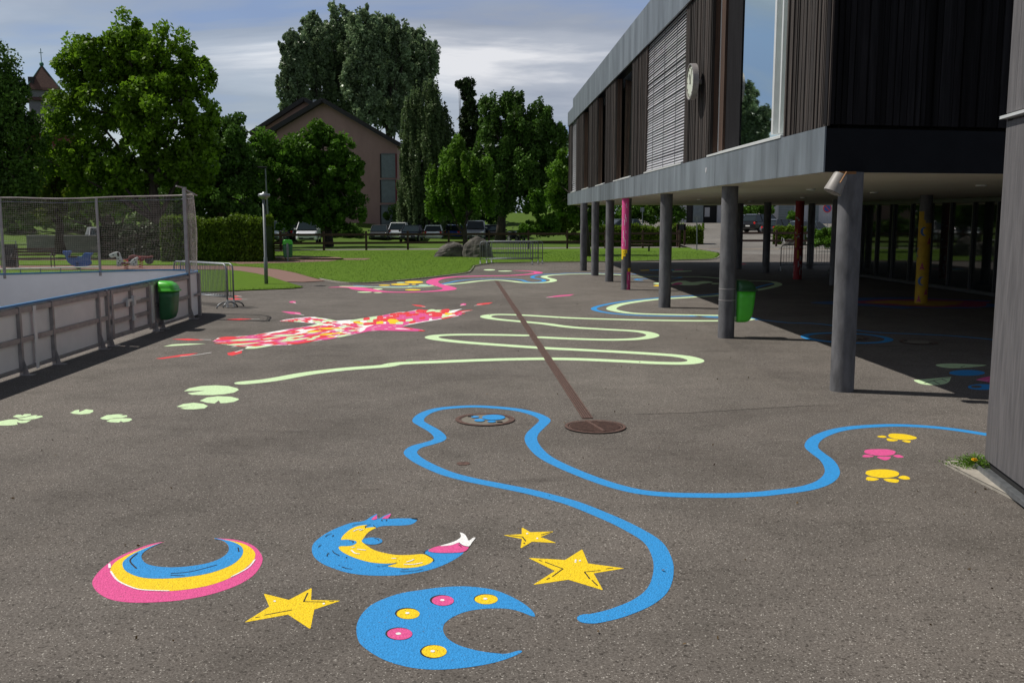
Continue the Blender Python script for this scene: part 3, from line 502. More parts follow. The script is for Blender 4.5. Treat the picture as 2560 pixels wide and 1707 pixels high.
# painted bird
zP1 = Zc(520, 750, 6.533); zP2 = Zc(820, 740, 5.88)
rb = random.Random(11)
bird_c = G(840, 800); bird = empty('painted_bird', (bird_c.x, bird_c.y, 0), 'flying bird of red, pink, white and yellow feathers painted left of the drain', 'painting')
o1 = [(75, 675), (160, 620), (380, 602), (700, 580), (900, 545), (1100, 510), (1300, 475), (1500, 450), (1650, 425), (1790, 388), (1600, 370), (1400, 354), (1165, 345), (1250, 320), (1400, 300), (1600, 280), (1740, 275), (1880, 300), (2050, 338)]
o2 = [(200, 358), (400, 345), (600, 312), (800, 285), (1030, 238), (1150, 235), (1300, 205), (1440, 215), (1520, 196), (1620, 235), (1740, 191), (1790, 215), (1970, 188), (1870, 235), (2135, 207), (1950, 245), (1920, 295), (1670, 340), (1450, 375), (1180, 425), (1080, 450), (1200, 470), (1380, 495), (1430, 513), (1300, 520), (1000, 515), (750, 510), (600, 520), (500, 540), (390, 560), (250, 595), (60, 625)]
o3 = [(1830, 660), (1640, 690), (1340, 732), (1050, 742), (700, 780), (595, 798), (660, 752), (360, 762), (500, 740), (305, 738), (450, 705), (90, 710), (200, 690)]
zI = Zc(0, 0, 1); src = zP1(o1)+zP2(o2)+zP1(o3)
mb = MB(); mb.flat([tuple(G(*p)[:2]) for p in src], .0012); mb.build('white_underlay', M['white'], bird)
cols = {k: MB() for k in ('red', 'pink', 'pale', 'yellow', 'white')}
def feather(zf, x, y, L, w, ang, colr, z=.0022, blunt=False):
    ca, sa = math.cos(ang), math.sin(ang); prof = [(0, 0), (.12, .55), (.35, 1), (.6, .85), (.85, .4), (1, 0)] if not blunt else [(0, .35), (.06, .8), (.3, 1), (.8, 1), (.95, .6), (1, 0)]
    pts = [(t*L, h*w/2) for t, h in prof]+[(t*L, -h*w/2) for t, h in prof[::-1][1:-1]]
    poly_layer(zf, [(x+a*ca-b*sa, y+a*sa+b*ca) for a, b in pts], z+rb.uniform(0, .0012), cols[colr])
pal = ['red']*9+['pink']*9+['pale']*3+['white']*2+['yellow']
def edge(pts, x):
    for (xa, ya), (xb, yb) in zip(pts[:-1], pts[1:]):
        if xa <= x <= xb: return ya+(yb-ya)*(x-xa)/(xb-xa)
    return pts[0][1] if x < pts[0][0] else pts[-1][1]
up = [(60, 672), (200, 640), (380, 610), (700, 584), (900, 550), (1100, 516), (1300, 481), (1500, 455), (1650, 430), (1800, 398), (2352, 385), (2600, 400)]; lo = [(60, 690), (300, 735), (600, 770), (1050, 738), (1340, 726), (1640, 684), (1830, 654), (2060, 600), (2352, 565), (2600, 520)]
rows = 10
for xi in range(0, 17):
    x = 60+xi*140
    for k in range(rows):
        t = (k+.5+rb.uniform(-.1, .1))/rows; xx = x+(70 if k % 2 else 0)+rb.uniform(-25, 25); yu, yl = edge(up, xx), edge(lo, xx); y = yu+(yl-yu)*t
        yu2, yl2 = edge(up, xx+150), edge(lo, xx+150); y2 = yu2+(yl2-yu2)*t
        L = rb.uniform(230, 330) if xx < 1800 else rb.uniform(110, 180)
        feather(zP1, xx, y, L, (yl-yu)/rows*1.18, math.atan2(y2-y, 150), rb.choice(pal))
for a, b, cc in (((90, 709), (870, 690), 'red'), ((75, 675), (520, 655), 'pink'), ((160, 622), (560, 610), 'red'), ((105, 652), (480, 632), 'red'), ((305, 740), (870, 695), 'pale'), ((595, 797), (1060, 745), 'pale'), ((1345, 725), (1820, 650), 'red'), ((1830, 650), (2130, 610), 'pink'), ((2080, 608), (2352, 560), 'pale'), ((1800, 575), (2190, 540), 'yellow'), ((1790, 470), (2170, 466), 'yellow'), ((1600, 518), (1880, 510), 'yellow'), ((350, 665), (870, 640), 'pale'), ((1050, 590), (1480, 570), 'pale')):
    L = math.hypot(b[0]-a[0], b[1]-a[1]); feather(zP1, a[0], a[1], L, 34 if cc != 'yellow' else 26, math.atan2(b[1]-a[1], b[0]-a[0]), cc, .0042)
uw = [(1165, 340), (1250, 325), (1400, 305), (1600, 286), (1740, 280), (1880, 305), (2050, 340), (2100, 345)]; lw = [(1165, 346), (1400, 352), (1600, 366), (1800, 384), (2100, 390)]
for xi in range(16):
    for k in range(5):
        xx = 1180+xi*56+rb.uniform(-15, 15); t = (k+.5)/5; yu, yl = edge(uw, xx), edge(lw, xx); feather(zP1, xx, yu+(yl-yu)*t, rb.uniform(70, 130), (yl-yu)/5*1.0+4, .06, rb.choice(['red', 'pink', 'white', 'pale', 'pink', 'red']))
u3 = [(380, 350), (600, 316), (800, 290), (1030, 244), (1150, 240), (1300, 215), (1520, 205), (1740, 205), (1900, 225), (1960, 240)]; l3 = [(380, 430), (600, 430), (800, 410), (1000, 412), (1180, 415), (1450, 368), (1670, 332), (1920, 290), (1960, 270)]
for xi in range(17):
    x = 380+xi*96; yu, yl = edge(u3, x), edge(l3, x); n = max(3, int((yl-yu)/30))
    for k in range(n):
        t = (k+.5)/n; xx = x+(48 if k % 2 else 0); yu, yl = edge(u3, xx), edge(l3, xx)
        yy = yu+(yl-yu)*t; sl = (edge(l3, xx+80)-yl)*t+(edge(u3, xx+80)-yu)*(1-t); col = 'yellow' if (xi, k) in ((6, 4), (14, 1), (4, 2), (13, 5)) else rb.choice(['red']*5+['pink']*5+['pale', 'white'] if k > 0 else ['red', 'pale', 'red', 'pale', 'pink'])
        feather(zP2, xx-56, yy-sl/2, 112, (yl-yu)/n*1.06, math.atan2(sl, 80), col, blunt=True)
poly_layer(zP2, [(885, 350), (920, 338), (1000, 345), (1045, 375), (1000, 390), (900, 388), (875, 372)], .0042, cols['yellow'], sub=2)
poly_layer(zP2, [(360, 378), (440, 378), (520, 398), (510, 410), (430, 405)], .0042, cols['yellow'], sub=2)
for q in ([(1280, 235), (1310, 205), (1370, 198), (1440, 215), (1430, 250), (1360, 250)], [(1640, 228), (1690, 200), (1770, 192), (1790, 212), (1750, 240)], [(1870, 250), (1930, 222), (2135, 207), (2000, 228)], [(1670, 330), (1760, 308), (1900, 285), (1800, 318), (1690, 340)], [(985, 262), (1050, 242), (1145, 255), (1150, 272), (1050, 272)]):
    poly_layer(zP2, q, .0042, cols['red'], sub=2)
poly_layer(zP2, [(1755, 250), (1830, 215), (1970, 188), (1870, 235), (1800, 255)], .0042, cols['white'])
poly_layer(zP2, [(1445, 240), (1470, 210), (1520, 196), (1580, 205), (1620, 235), (1540, 228)], .0042, cols['pale'], sub=2)
body = MB(); poly_layer(zP2, [(470, 545), (540, 500), (560, 470), (640, 440), (730, 415), (900, 410), (1050, 420), (1190, 412), (1085, 450), (1200, 470), (1350, 492), (1390, 505), (1330, 520), (1000, 515), (750, 510), (600, 520)], .005, body, sub=3); body.build('body', M['pink'], bird)
hm = MB(); poly_layer(zP2, [(1330, 505), (1390, 504), (1435, 513), (1400, 520), (1330, 518)], .006, hm); poly_layer(zP2, [(1100, 462), (1180, 470), (1250, 490), (1240, 497), (1180, 485)], .006, hm, sub=2); hm.build('beak', M['red'], bird)
wm = MB(); poly_layer(zP2, [(985, 478), (1040, 474), (1140, 484), (1220, 495), (1050, 491), (1000, 486)], .006, wm, sub=2)
for x, y in ((640, 478), (650, 500), (735, 448), (840, 488), (895, 462), (965, 447), (680, 460)): line_layer(zP2, [(x, y), (x+30, y-2)], .05, .006, wm)
wm.build('white_stroke', M['white'], bird)
for k, nm in (('red', 'red_feathers'), ('pink', 'pink_feathers'), ('pale', 'green_feathers'), ('yellow', 'yellow_feathers'), ('white', 'white_feathers')): cols[k].build(nm, M[k], bird)
FG = 'loose feathers painted around the bird'
for lab, cc, poly, wl_ in (('long red feather, nearest the viewer, below the rink boards', 'red', [(95, 610), (180, 598), (260, 585), (360, 575), (300, 592), (200, 603), (140, 612)], [(250, 597), (340, 588), (438, 573)]),
    ('pale green feather between two red ones left of the bird tail', 'pale', [(143, 535), (200, 522), (300, 517), (410, 518), (300, 526), (200, 532)], None),
    ('red feather just outside the rink shadow, above the green one', 'red', [(195, 490), (300, 486), (400, 494), (300, 498)], [(370, 492), (438, 494)]),
    ('red feather inside the net shadow above the bird tail', 'red', [(530, 368), (620, 362), (700, 365), (620, 371)], [(690, 366), (738, 365)]),
    ('stubby red feather under the tip of the bird tail', 'red', [(540, 575), (590, 565), (632, 562), (630, 575), (570, 592), (545, 588)], [(590, 570), (637, 555)]),
    ('pink feather with a white quill above the small wing', 'pink', [(873, 318), (930, 320), (990, 325), (1000, 338), (930, 333)], [(960, 330), (1015, 342)]),
    ('small pink feather farthest up the yard, above the small wing', 'pink', [(922, 258), (945, 254), (965, 256), (960, 266), (930, 264)], [(948, 262), (965, 268)]),
    ('curved red feather above the big wing', 'red', [(1680, 275), (1740, 280), (1765, 287), (1765, 292), (1710, 286)], [(1745, 288), (1768, 292)]),
    ('tiny pink feather right of the big wing tip', 'pink', [(1980, 275), (2000, 268), (2020, 270), (2015, 280), (1990, 282)], [(1982, 284), (2005, 276)]),
    ('red feather with white quill nearest the drain', 'red', [(2080, 280), (2090, 270), (2185, 262), (2160, 272), (2100, 280)], [(2068, 283), (2115, 275)]),
    ('upper of two red feathers beside the crowd barriers', 'red', [(535, 222), (580, 221), (630, 225), (580, 228)], [(600, 222), (630, 227)]),
    ('lower of two red feathers beside the crowd barriers', 'red', [(535, 240), (600, 237), (640, 243), (590, 246)], [(630, 243), (665, 244)])):
    figure('painted_feather', lab, zF, [('vane', cc, [('p', poly)])]+([('quill', 'white', [('l', wl_, .035)])] if wl_ else []), FG)
figure('painted_feather', 'pink feather lying alone between the drain and the columns', zDd, [('vane', 'pink', [('p', [(858, 242), (930, 232), (1025, 225), (1000, 233), (900, 242)])]), ('quill', 'white', [('l', [(860, 246), (900, 240)], .03)])], FG)
# ---------------- covers, grate, drain ----------------
def disc(c, r, z, mb, m=0, n=40): mb.flat([(c[0]+r*math.cos(2*math.pi*i/n), c[1]+r*math.sin(2*math.pi*i/n)) for i in range(n)], z, m)
def ring(c, r0, r1, z, mb, m=0, n=40):
    vs = []
    for i in range(n):
        a = 2*math.pi*i/n; vs += [(c[0]+r0*math.cos(a), c[1]+r0*math.sin(a), z), (c[0]+r1*math.cos(a), c[1]+r1*math.sin(a), z)]
    mb.add(vs, [(2*i, 2*i+1, (2*i+3) % (2*n), (2*i+2) % (2*n)) for i in range(n)], m)
def cover(px, py, rp, label, shade=False):
    c = G(px, py); r = rp*c.y/FPX; t = empty('manhole_cover', (c.x, c.y, 0), label, 'manhole cover')
    mb = MB(); ring(c, r*.86, r, .012, mb); ring(c, r*.80, r*.845, .009, mb); mb.build('frame', M['rust'], t)
    mb = MB(); disc(c, r*.86, .006, mb); mb.build('lid', M['ironconc'], t)
    mb = MB()
    for s in (-1, 1): mb.box((c[0]+s*r*.5, c[1]-s*r*.45, .012), (.06, .035, .006))
    mb.build('lifting_slot', M['hole'], t); return c, r
cover(1212.5, 1049.6, 76, 'round concrete filled manhole cover bearing the blue paw print')
cover(1900+505/2.341, 380+1088/2.341, 50, 'round manhole cover in the shade inside the painted blue ring')
cover(2040+1305/5.113, 800+285/5.113, 46, 'round manhole cover in deep shade right of the blue ring')
mb = MB()
for q in (ell(642, 166, 73, 17), ell(525, 163, 25, 6), ell(553, 184, 33, 9), ell(630, 192, 27, 6)): poly_layer(zT, q, .014, mb)
tag(mb.build('painted_paw_print', M['blue']), 'blue paw print on the round manhole cover', 'painting', PG)
c = G(1488, 1067.8); r = 78*c.y/FPX; t = empty('drain_grate', (c.x, c.y, 0), 'round rusty drain grate with slots and a centre bar', 'drain grate')
mb = MB(); disc(c, r*1.0, .003, mb); mb.build('gully', M['hole'], t)
mb = MB(); ring(c, r*.9, r, .014, mb); ring(c, r*.83, r*.875, .012, mb); mb.build('frame', M['rust'], t)
mb = MB(); dd = Vector((-.28, 1, 0)).normalized(); rr_ = Vector((dd.y, -dd.x, 0))
for i in range(-6, 7):
    y = i*r*.124; h = math.sqrt(max(0, (r*.82)**2-y*y)); a = Vector((c.x, c.y, .008))+dd*y; mb.beam(a-rr_*h, a+rr_*h, r*.062, .016)
mb.build('slotted_bars', M['rust'], t)
mb = MB(); mb.beam(Vector((c.x, c.y, .012))-dd*r*.82, Vector((c.x, c.y, .012))+dd*r*.82, r*.1, .018); mb.build('centre_bar', M['rust'], t)
a = G(1241.5, 703); b = G(1469, 1046); d = (b-a).normalized(); q = Vector((-d.y, d.x, 0))
t = empty('drain_channel', a, 'long rusty slotted drain channel running down the yard to the grate', 'drain')
mb = MB(); mb.beam(a+Vector((0, 0, .001)), b+Vector((0, 0, .001)), .115, .006); mb.build('channel', M['hole'], t)
mb = MB()
for k in (-.052, -.026, 0, .026, .052): mb.beam(a+q*k+Vector((0, 0, .006)), b+q*k+Vector((0, 0, .006)), .017, .010)
nb = int((b-a).length/.5)
for i in range(nb+1): p = a+(b-a)*i/nb; mb.beam(p-q*.055+Vector((0, 0, .006)), p+q*.055+Vector((0, 0, .006)), .02, .009)
mb.build('grating', M['rust'], t)
c = G(1158, 1159); t = empty('valve_cover', (c.x, c.y, 0), 'small rusty valve cover set in the asphalt inside the blue line', 'valve cover')
mb = MB(); ring(c, .045, .062, .005, mb, n=20); mb.build('frame', M['rust'], t); mb = MB(); disc(c, .043, .004, mb, n=20); mb.build('lid', M['rust'], t)
# ---------------- school building ----------------
ZB, ZT, ZR0, ZR1 = 2.80, 3.36, 6.60, 7.62
C0 = Vector((3.90, 12.2, 0)); C1 = Vector((2.75, 48.0, 0)); FT = (C1-C0).normalized(); FN = Vector((-FT.y, FT.x, 0)); FL = (C1-C0).length; frz = math.atan2(FT.y, FT.x)
EN = Vector((.978, .21, 0)).normalized(); EO = Vector((EN.y, -EN.x, 0)); erz = math.atan2(EN.y, EN.x)
def fs(px, py):        # distance along the facade of a pixel
    d = ray(px, py); o = Vector((0, 0, CAM_H)); t = (C0-o).dot(FN)/d.dot(FN); return ((o+d*t)-C0).dot(FT)
def fso(px, py, off):
    d = ray(px, py); o = Vector((0, 0, CAM_H)); c = C0+FN*off; t = (c-o).dot(FN)/d.dot(FN); return ((o+d*t)-C0).dot(FT)
def fp(s, off, z): return C0+FT*s+FN*off+Vector((0, 0, z))
def fbox(mb, s0, s1, o0, o1, z0, z1, m=0, tone=.5): mb.box(fp((s0+s1)/2, (o0+o1)/2, (z0+z1)/2), (abs(s1-s0), abs(o1-o0), z1-z0), rz=frz, m=m, tone=tone)
def ep(s, off, z): return C0+EN*s+EO*off+Vector((0, 0, z))
def ebox(mb, s0, s1, o0, o1, z0, z1, m=0, tone=.5): mb.box(ep((s0+s1)/2, (o0+o1)/2, (z0+z1)/2), (abs(s1-s0), abs(o1-o0), z1-z0), rz=erz, m=m, tone=tone)
B = empty('school_building', (C0.x, C0.y, 0), 'long timber clad school building raised on round columns at right', 'building')
C3 = C0+EN*17; C2 = Vector((19.5, 48.6, 0)); ins = .02
rb = random.Random(5)
mb = MB(); mb.prism([(C0.x+.3, C0.y+.3), (C3.x, C3.y+.3), (C2.x, C2.y-.3), (C1.x+.3, C1.y-.3)], ZB+.02, ZR1-.3); mb.build('core', M['hole'], B)
mb = MB(); mb.prism([(C0.x+.02, C0.y+.02), (C3.x, C3.y), (C2.x, C2.y), (C1.x+.02, C1.y)], ZB-.004, ZB+.02); mb.build('soffit', M['soffit'], B)
mb = MB(); s = .0
cuts = [0]+[fs(x, y) for x, y in ((1944, 380), (1787, 430), (1683, 446), (1611, 463), (1556, 475), (1530, 482), (1498, 489), (1470, 495), (1446, 500))]+[FL]
for a, b in zip(cuts[:-1], cuts[1:]): fbox(mb, a+.004, b-.004, -.02, 0, ZB, ZT, tone=rb.uniform(.1, .9))
mb.build('lower_fascia', M['zinc'], B)
mb = MB(); fbox(mb, 0.02, FL, -.03, -.012, ZB+.01, ZT-.01); mb.build('fascia_joint', M['hole'], B)
mb = MB(); cuts = [0, 3.5, 7, 10.4, 13.8, 17.2, 20.5, 23.8, 27, 30.5, fs(1433, 300)]
for a, b in zip(cuts[:-1], cuts[1:]): fbox(mb, a+.003, b-.003, -.02, .02, ZR0, ZR1, tone=rb.uniform(.3, .7))
fbox(mb, cuts[-1], FL, -.3, .02, ZR0, ZR1-.36, tone=.5); mb.build('roof_fascia', M['zinc'], B)
mb = MB(); mb.prism([(C0.x+.28, C0.y+.28), (C3.x, C3.y+.28), (C2.x, C2.y), (C1.x+.28, C1.y)], ZR1-.3, ZR1-.05); mb.build('roof', M['zincdark'], B)
mb = MB(); ebox(mb, .03, 17, -.06, 0, ZB, ZT-.02); mb.build('end_fascia', M['zincdark'], B)
def boards(n0, n1, put, wmin=.05, wmax=.12, gap=.006):
    mb = MB(); x = n0
    while x < n1-.02:
        w = min(rb.uniform(wmin, wmax), n1-x); put(mb, x, x+w-gap, rb.uniform(0, .03), rb.random()); x += w
    return mb
mb = boards(.0, 17, lambda mb, a, b, d, t: ebox(mb, a+.03, b+.03, -.10, -.03+d, ZT+.03, 9.2, tone=t), .07, .13, .012); mb.build('end_cladding', M['woodend'], B)
def panel(s0, s1, thick=.30):
    mb = boards(s0, s1, lambda mb, a, b, d, t: fbox(mb, a, b, -.1 if a > .5 else -.06, -.05+d, ZT+.01, ZR0-.002, tone=t), .03, .075, .008); o = mb.build('timber_panel', M['wood'], B)
    for e0, e1 in (((s0+.012, s0+.03),) if s0 > 1 else ())+((s1-.03, s1-.012),):
        mb = MB(); fbox(mb, e0, e1, -.235, -.102, ZT+.01, ZR0-.002, tone=rb.random()); mb.build('reveal', M['woodin'], o)
    return o
zb4 = Zc(1400, 120, 3.92); z5 = Zc(1400, 0, 2.8)
X4 = lambda x, y: fs(*zb4([(x, y)])[0]); X5 = lambda x, y: fs(*z5([(x, y)])[0])
P = [(X4(108, 1100), FL-.02), (X4(215, 1100), X4(152, 1100)), (X4(350, 1000), X4(272, 1000)), (X4(527, 900), X4(430, 900)), (X4(830, 800), X4(692, 800)), (X5(1040, 700), X5(858, 700)), (.0, X5(1560, 600))]
for a, b in P: panel(a, b)
# windows in the bays
def bay(s0, s1, kind):
    w = empty_part = None
    mb = MB(); ob = ot = -.24 if kind == 'big' else -.285
    mb.add([fp(s0, ob, ZT+.035), fp(s1, ob, ZT+.035), fp(s1, ot, ZR0), fp(s0, ot, ZR0)], [(0, 1, 2, 3)]); mb.add([fp(s0, ob-.01, ZT+.035), fp(s1, ob-.01, ZT+.035), fp(s1, ot-.01, ZR0), fp(s0, ot-.01, ZR0)], [(3, 2, 1, 0)]); g = mb.build('window', M['glass'], B)
    mb = MB(); fbox(mb, s0, s1, -.24, .012, ZT, ZT+.035); fbox(mb, s0, s1, -.24, -.20, ZT+.035, ZT+.10); mb.build('window_sill', M['frame'], g)
    mb = MB(); fbox(mb, s0, s0+.05, -.24, -.19, ZT+.10, ZR0-.002); fbox(mb, s1-.05, s1, -.24, -.19, ZT+.10, ZR0-.002); mb.build('window_frame', M['frame'] if kind == 'big' else M['woodin'], g)
    return g
bays = []
for i, (q0, q1) in enumerate(((P[1][1], P[0][0]), (P[2][1], P[1][0]), (P[3][1], P[2][0]), (P[4][1], P[3][0]), (P[5][1], P[4][0]), (P[6][1], P[5][0]))):
    bays.append((q0, q1)); g = bay(q0, q1, 'big' if i == 5 else 'n')
    if i in (0, 4):
        mb = MB(); z = ZT+.05; top = ZR0-.02; k = 0
        while z < top:
            jig = rb.uniform(-.01, .01)
            c = fp((q0+q1)/2, -.085+jig, z+.045); Mx = Matrix.Rotation(frz, 3, 'Z') @ Matrix.Rotation(R(-58+rb.uniform(-3, 3)), 3, 'X'); mb.box(c, (q1-q0-.03, .075, .005), M=Mx, tone=rb.random()); z += .063 if i == 4 else .09; k += 1
        bl_ = mb.build('sun_blind', M['blind'], B); mb = MB()
        for f in (.2, .5, .8): mb.tube([fp(q0+(q1-q0)*f, -.045, ZT+.05), fp(q0+(q1-q0)*f, -.045, ZR0)], .006, 5)
        mb.build('cord', M['mull'], bl_)
q0, q1 = bays[5]
mb = MB(); s = fso(1400+1497/2.8, 500/2.8, -.05); fbox(mb, s-.05, s+.04, -.24, -.05, ZT+.1, ZR0-.002); s = fso(1400+1548/2.8, 500/2.8, -.08); fbox(mb, s-.03, s+.03, -.24, -.08, ZT+.1, ZR0-.002); fbox(mb, s-.02, X5(1498, 500), -.22, -.20, ZT+.1, ZT+1.05); mb.build('window_post', M['frame'], B)
mb = MB(); s = fso(1400+1120/2.8, 500/2.8, -.2); fbox(mb, s-.3, s+.3, -.24, -.20, ZT+.1, ZR0-.002); s = fso(1400+1152/2.8, 500/2.8, -.19); fbox(mb, s-.02, s+.02, -.24, -.18, ZT+.1, ZR0-.002); mb.build('window_reveal', M['woodin'], B)
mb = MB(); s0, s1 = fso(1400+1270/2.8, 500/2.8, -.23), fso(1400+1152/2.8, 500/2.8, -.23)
fbox(mb, s0, s1, -.28, -.225, ZT+.1, ZR0-.002); mb.build('dark_reflection_panel', M['woodend'], B)  # added dark slab, stands for the neighbouring panel's reflection in the glass
mb = MB(); mb.tube([fp(fs(1765, 439), .0, 3.12), fp(fs(1765, 439), .006, 3.12)], .05, 14); mb.build('sticker', M['white_wall'], B)
# columns under the building
def column(px, py, r=.145, label=None, xy=None):
    c = G(px, py) if xy is None else Vector((*xy, 0)); mb = MB(); n = 40
    mb.loft([[(c.x+r*math.cos(2*math.pi*i/n), c.y+r*math.sin(2*math.pi*i/n), z) for i in range(n)] for z in (0, .7, 1.4, 2.1, ZB)]); o = mb.build('column', M['concrete'], B, smooth=True)
    mod = o.modifiers.new('e', 'EDGE_SPLIT'); mod.split_angle = R(40)
    if label: o['label'] = label
    return c, o
cA, oA = column(2104, 976, .15, 'nearest round concrete column with the white spotlight')
cB, oB = column(1814.5, 844, .15, 'round concrete column with two steel bands and a green bin')
column(1661, 768.5, .15)
cD, oD = column(1564, 724, .145, 'round column painted magenta with a yellow figure')
column(1523, 704, .145); column(1487, 689, .145); column(1458.5, 677, .145)
cY, oY = column(2302, 757.5, .155, 'yellow painted column with blue crescents and magenta stars')
cR, oR = column(1993, 698, .15, 'red painted column with white and yellow scribbles')
for q in ((1846, 672.4), (1914, 682), (2024, 672), (2084, 713)): column(*q)
column(0, 0, .15, None, (11.0, 18.6))
for z in (.70, .91): mb = MB(); mb.tube([(cB.x, cB.y, z), (cB.x, cB.y, z+.018)], .153, 40); mb.build('steel_band', M['alu'], oB)
# painted column patches
zz = lambda y: (1480-y)*2.8/1375
mb = MB(); mb.shell(cD, .148, -150, 19, zz(875), 2.799, n=24); mb.shell(cD, .148, 6, 62, 0.002, zz(1205), n=10); mb.build('magenta_paint', M['pink'], oD)
mb = MB(); mb.shell(cD, .150, -75, 6, zz(930), zz(868), n=10); mb.shell(cD, .150, -75, -12, zz(975), zz(930), n=8); mb.shell(cD, .150, -75, -45, zz(1020), zz(975), n=6); mb.shell(cD, .150, 16, 62, zz(1205), zz(1150), n=8); mb.build('yellow_paint', M['yellow'], oD)
mb = MB()
for a, z0, z1 in ((-16, 230, 180), (-10, 250, 228), (-24, 410, 345), (-14, 460, 390), (-32, 510, 425), (-16, 628, 588), (-48, 700, 590), (-38, 762, 690), (-20, 820, 725), (-58, 820, 790), (-80, 520, 400), (22, 1330, 1250), (8, 1445, 1395)): mb.shell(cD, .1505, a, a+5, zz(z0), zz(z1), n=2)
mb.build('white_squiggles', M['white'], oD)
mb = MB()
for a, z in ((-40, 905), (-22, 900), (-33, 938), (-27, 938)): mb.shell(cD, .152, a, a+7, zz(z+6), zz(z-3), n=2)
mb.build('black_stroke', M['black'], oD)
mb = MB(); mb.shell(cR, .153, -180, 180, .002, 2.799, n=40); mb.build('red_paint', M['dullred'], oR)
mb = MB()
for k in range(34):
    a = rb.uniform(-110, 70); z = rb.uniform(.05, 2.2); w = rb.uniform(6, 26); h = rb.uniform(.03, .16)*(1.5 if z < .8 else .5); mb.shell(cR, .155+k*.0001, a, a+w, z, z+h, n=4)
mb.build('white_scribble', M['white_wall'], oR)
mb = MB()
for a, z, w, h in ((-60, 1.15, 18, .35), (-30, .75, 22, .3), (-50, 1.6, 14, .2)): mb.shell(cR, .159, a, a+w, z, z+h, n=4)
mb.build('yellow_patch', M['dullyellow'], oR)
zy = lambda y: (1355-y)*2.8/(1355-62); yr = .155*1.0
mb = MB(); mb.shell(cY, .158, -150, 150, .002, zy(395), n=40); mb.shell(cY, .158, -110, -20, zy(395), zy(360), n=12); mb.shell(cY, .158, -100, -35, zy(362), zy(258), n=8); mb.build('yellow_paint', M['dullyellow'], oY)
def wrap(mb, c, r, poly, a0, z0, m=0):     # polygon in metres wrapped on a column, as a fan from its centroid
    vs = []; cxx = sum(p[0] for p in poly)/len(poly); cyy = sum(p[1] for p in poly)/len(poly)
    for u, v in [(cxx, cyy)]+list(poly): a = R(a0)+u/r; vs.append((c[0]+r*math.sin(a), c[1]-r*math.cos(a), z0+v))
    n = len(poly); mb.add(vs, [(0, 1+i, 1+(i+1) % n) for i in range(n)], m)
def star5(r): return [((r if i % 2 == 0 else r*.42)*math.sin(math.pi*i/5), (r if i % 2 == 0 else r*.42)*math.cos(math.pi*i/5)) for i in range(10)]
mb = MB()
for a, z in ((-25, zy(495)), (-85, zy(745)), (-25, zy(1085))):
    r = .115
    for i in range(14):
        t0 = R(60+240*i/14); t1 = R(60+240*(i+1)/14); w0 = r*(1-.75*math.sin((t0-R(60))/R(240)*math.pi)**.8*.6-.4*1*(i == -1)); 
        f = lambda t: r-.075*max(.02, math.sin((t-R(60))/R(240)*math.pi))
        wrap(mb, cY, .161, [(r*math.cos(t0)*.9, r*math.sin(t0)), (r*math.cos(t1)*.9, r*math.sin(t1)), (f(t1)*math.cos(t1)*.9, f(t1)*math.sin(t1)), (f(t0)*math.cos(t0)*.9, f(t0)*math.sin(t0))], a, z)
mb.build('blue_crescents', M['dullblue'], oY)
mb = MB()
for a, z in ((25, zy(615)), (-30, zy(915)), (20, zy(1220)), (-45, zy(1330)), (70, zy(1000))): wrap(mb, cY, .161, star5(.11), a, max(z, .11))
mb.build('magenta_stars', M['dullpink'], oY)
sh = ell(0, 0, 1, 1, 30)
def puddle(rx, ry, seed, ox=0, oy=0):
    q = random.Random(seed); ph = [q.uniform(0, 6) for _ in range(3)]; return [(cY.x+ox+rx*math.cos(a)*(1+.16*math.sin(3*a+ph[0])+.1*math.sin(5*a+ph[1])), cY.y+oy+ry*math.sin(a)*(1+.16*math.sin(3*a+ph[2])+.1*math.sin(7*a+ph[0]))) for a in [2*math.pi*i/60 for i in range(60)]]
t = empty('painted_puddle', (cY.x, cY.y, 0), 'blue, magenta and yellow splash painted round the foot of the yellow column', 'painting')
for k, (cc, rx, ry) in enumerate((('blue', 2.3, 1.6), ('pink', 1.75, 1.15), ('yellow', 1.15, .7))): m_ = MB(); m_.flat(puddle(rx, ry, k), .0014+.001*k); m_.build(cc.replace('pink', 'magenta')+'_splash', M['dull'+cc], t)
# glazed ground floor front, set back
g0 = G(2486, 745); g1 = G(2144, 693); gd = (g1-g0).normalized(); A0 = g0-gd*14; A1 = g1+gd*1.2; L = (A1-A0).length; grz = math.atan2(gd.y, gd.x); gn = Vector((-gd.y, gd.x, 0))
mb = MB(); mb.box((A0+A1)/2+Vector((0, 0, 1.42))-gn*.06, (L, .03, 2.6), rz=grz); G_ = mb.build('glass_front', M['darkglass'], B)
mb = MB(); s = 0
while s < L+.01: mb.box(A0+gd*s+Vector((0, 0, 1.4)), (.045, .07, 2.76), rz=grz); s += 1.28
mb.box((A0+A1)/2+Vector((0, 0, .09)), (L, .09, .10), rz=grz); mb.box((A0+A1)/2+Vector((0, 0, 2.72)), (L, .09, .12), rz=grz); mb.build('mullions', M['mull'], G_)
mb = MB(); mb.box(A1+Vector((3.6, -.12, 1.4)), (7, .1, 2.76)); mb.build('side_glazing', M['darkglass'], B)
mb = MB(); mb.box((A0+A1)/2-gn*3.0+Vector((0, 0, 1.4)), (L, .2, 2.76), rz=grz); mb.build('inner_wall', M['greywall'], B)
for x, y in ((8.2, 17), (8.2, 22), (8.4, 28), (8.6, 35), (6, 19.5), (6, 31)): mb = MB(); mb.tube([(x, y, ZB-.004), (x, y, ZB-.03)], .09, 20); mb.build('ceiling_lamp', M['frame'], B)
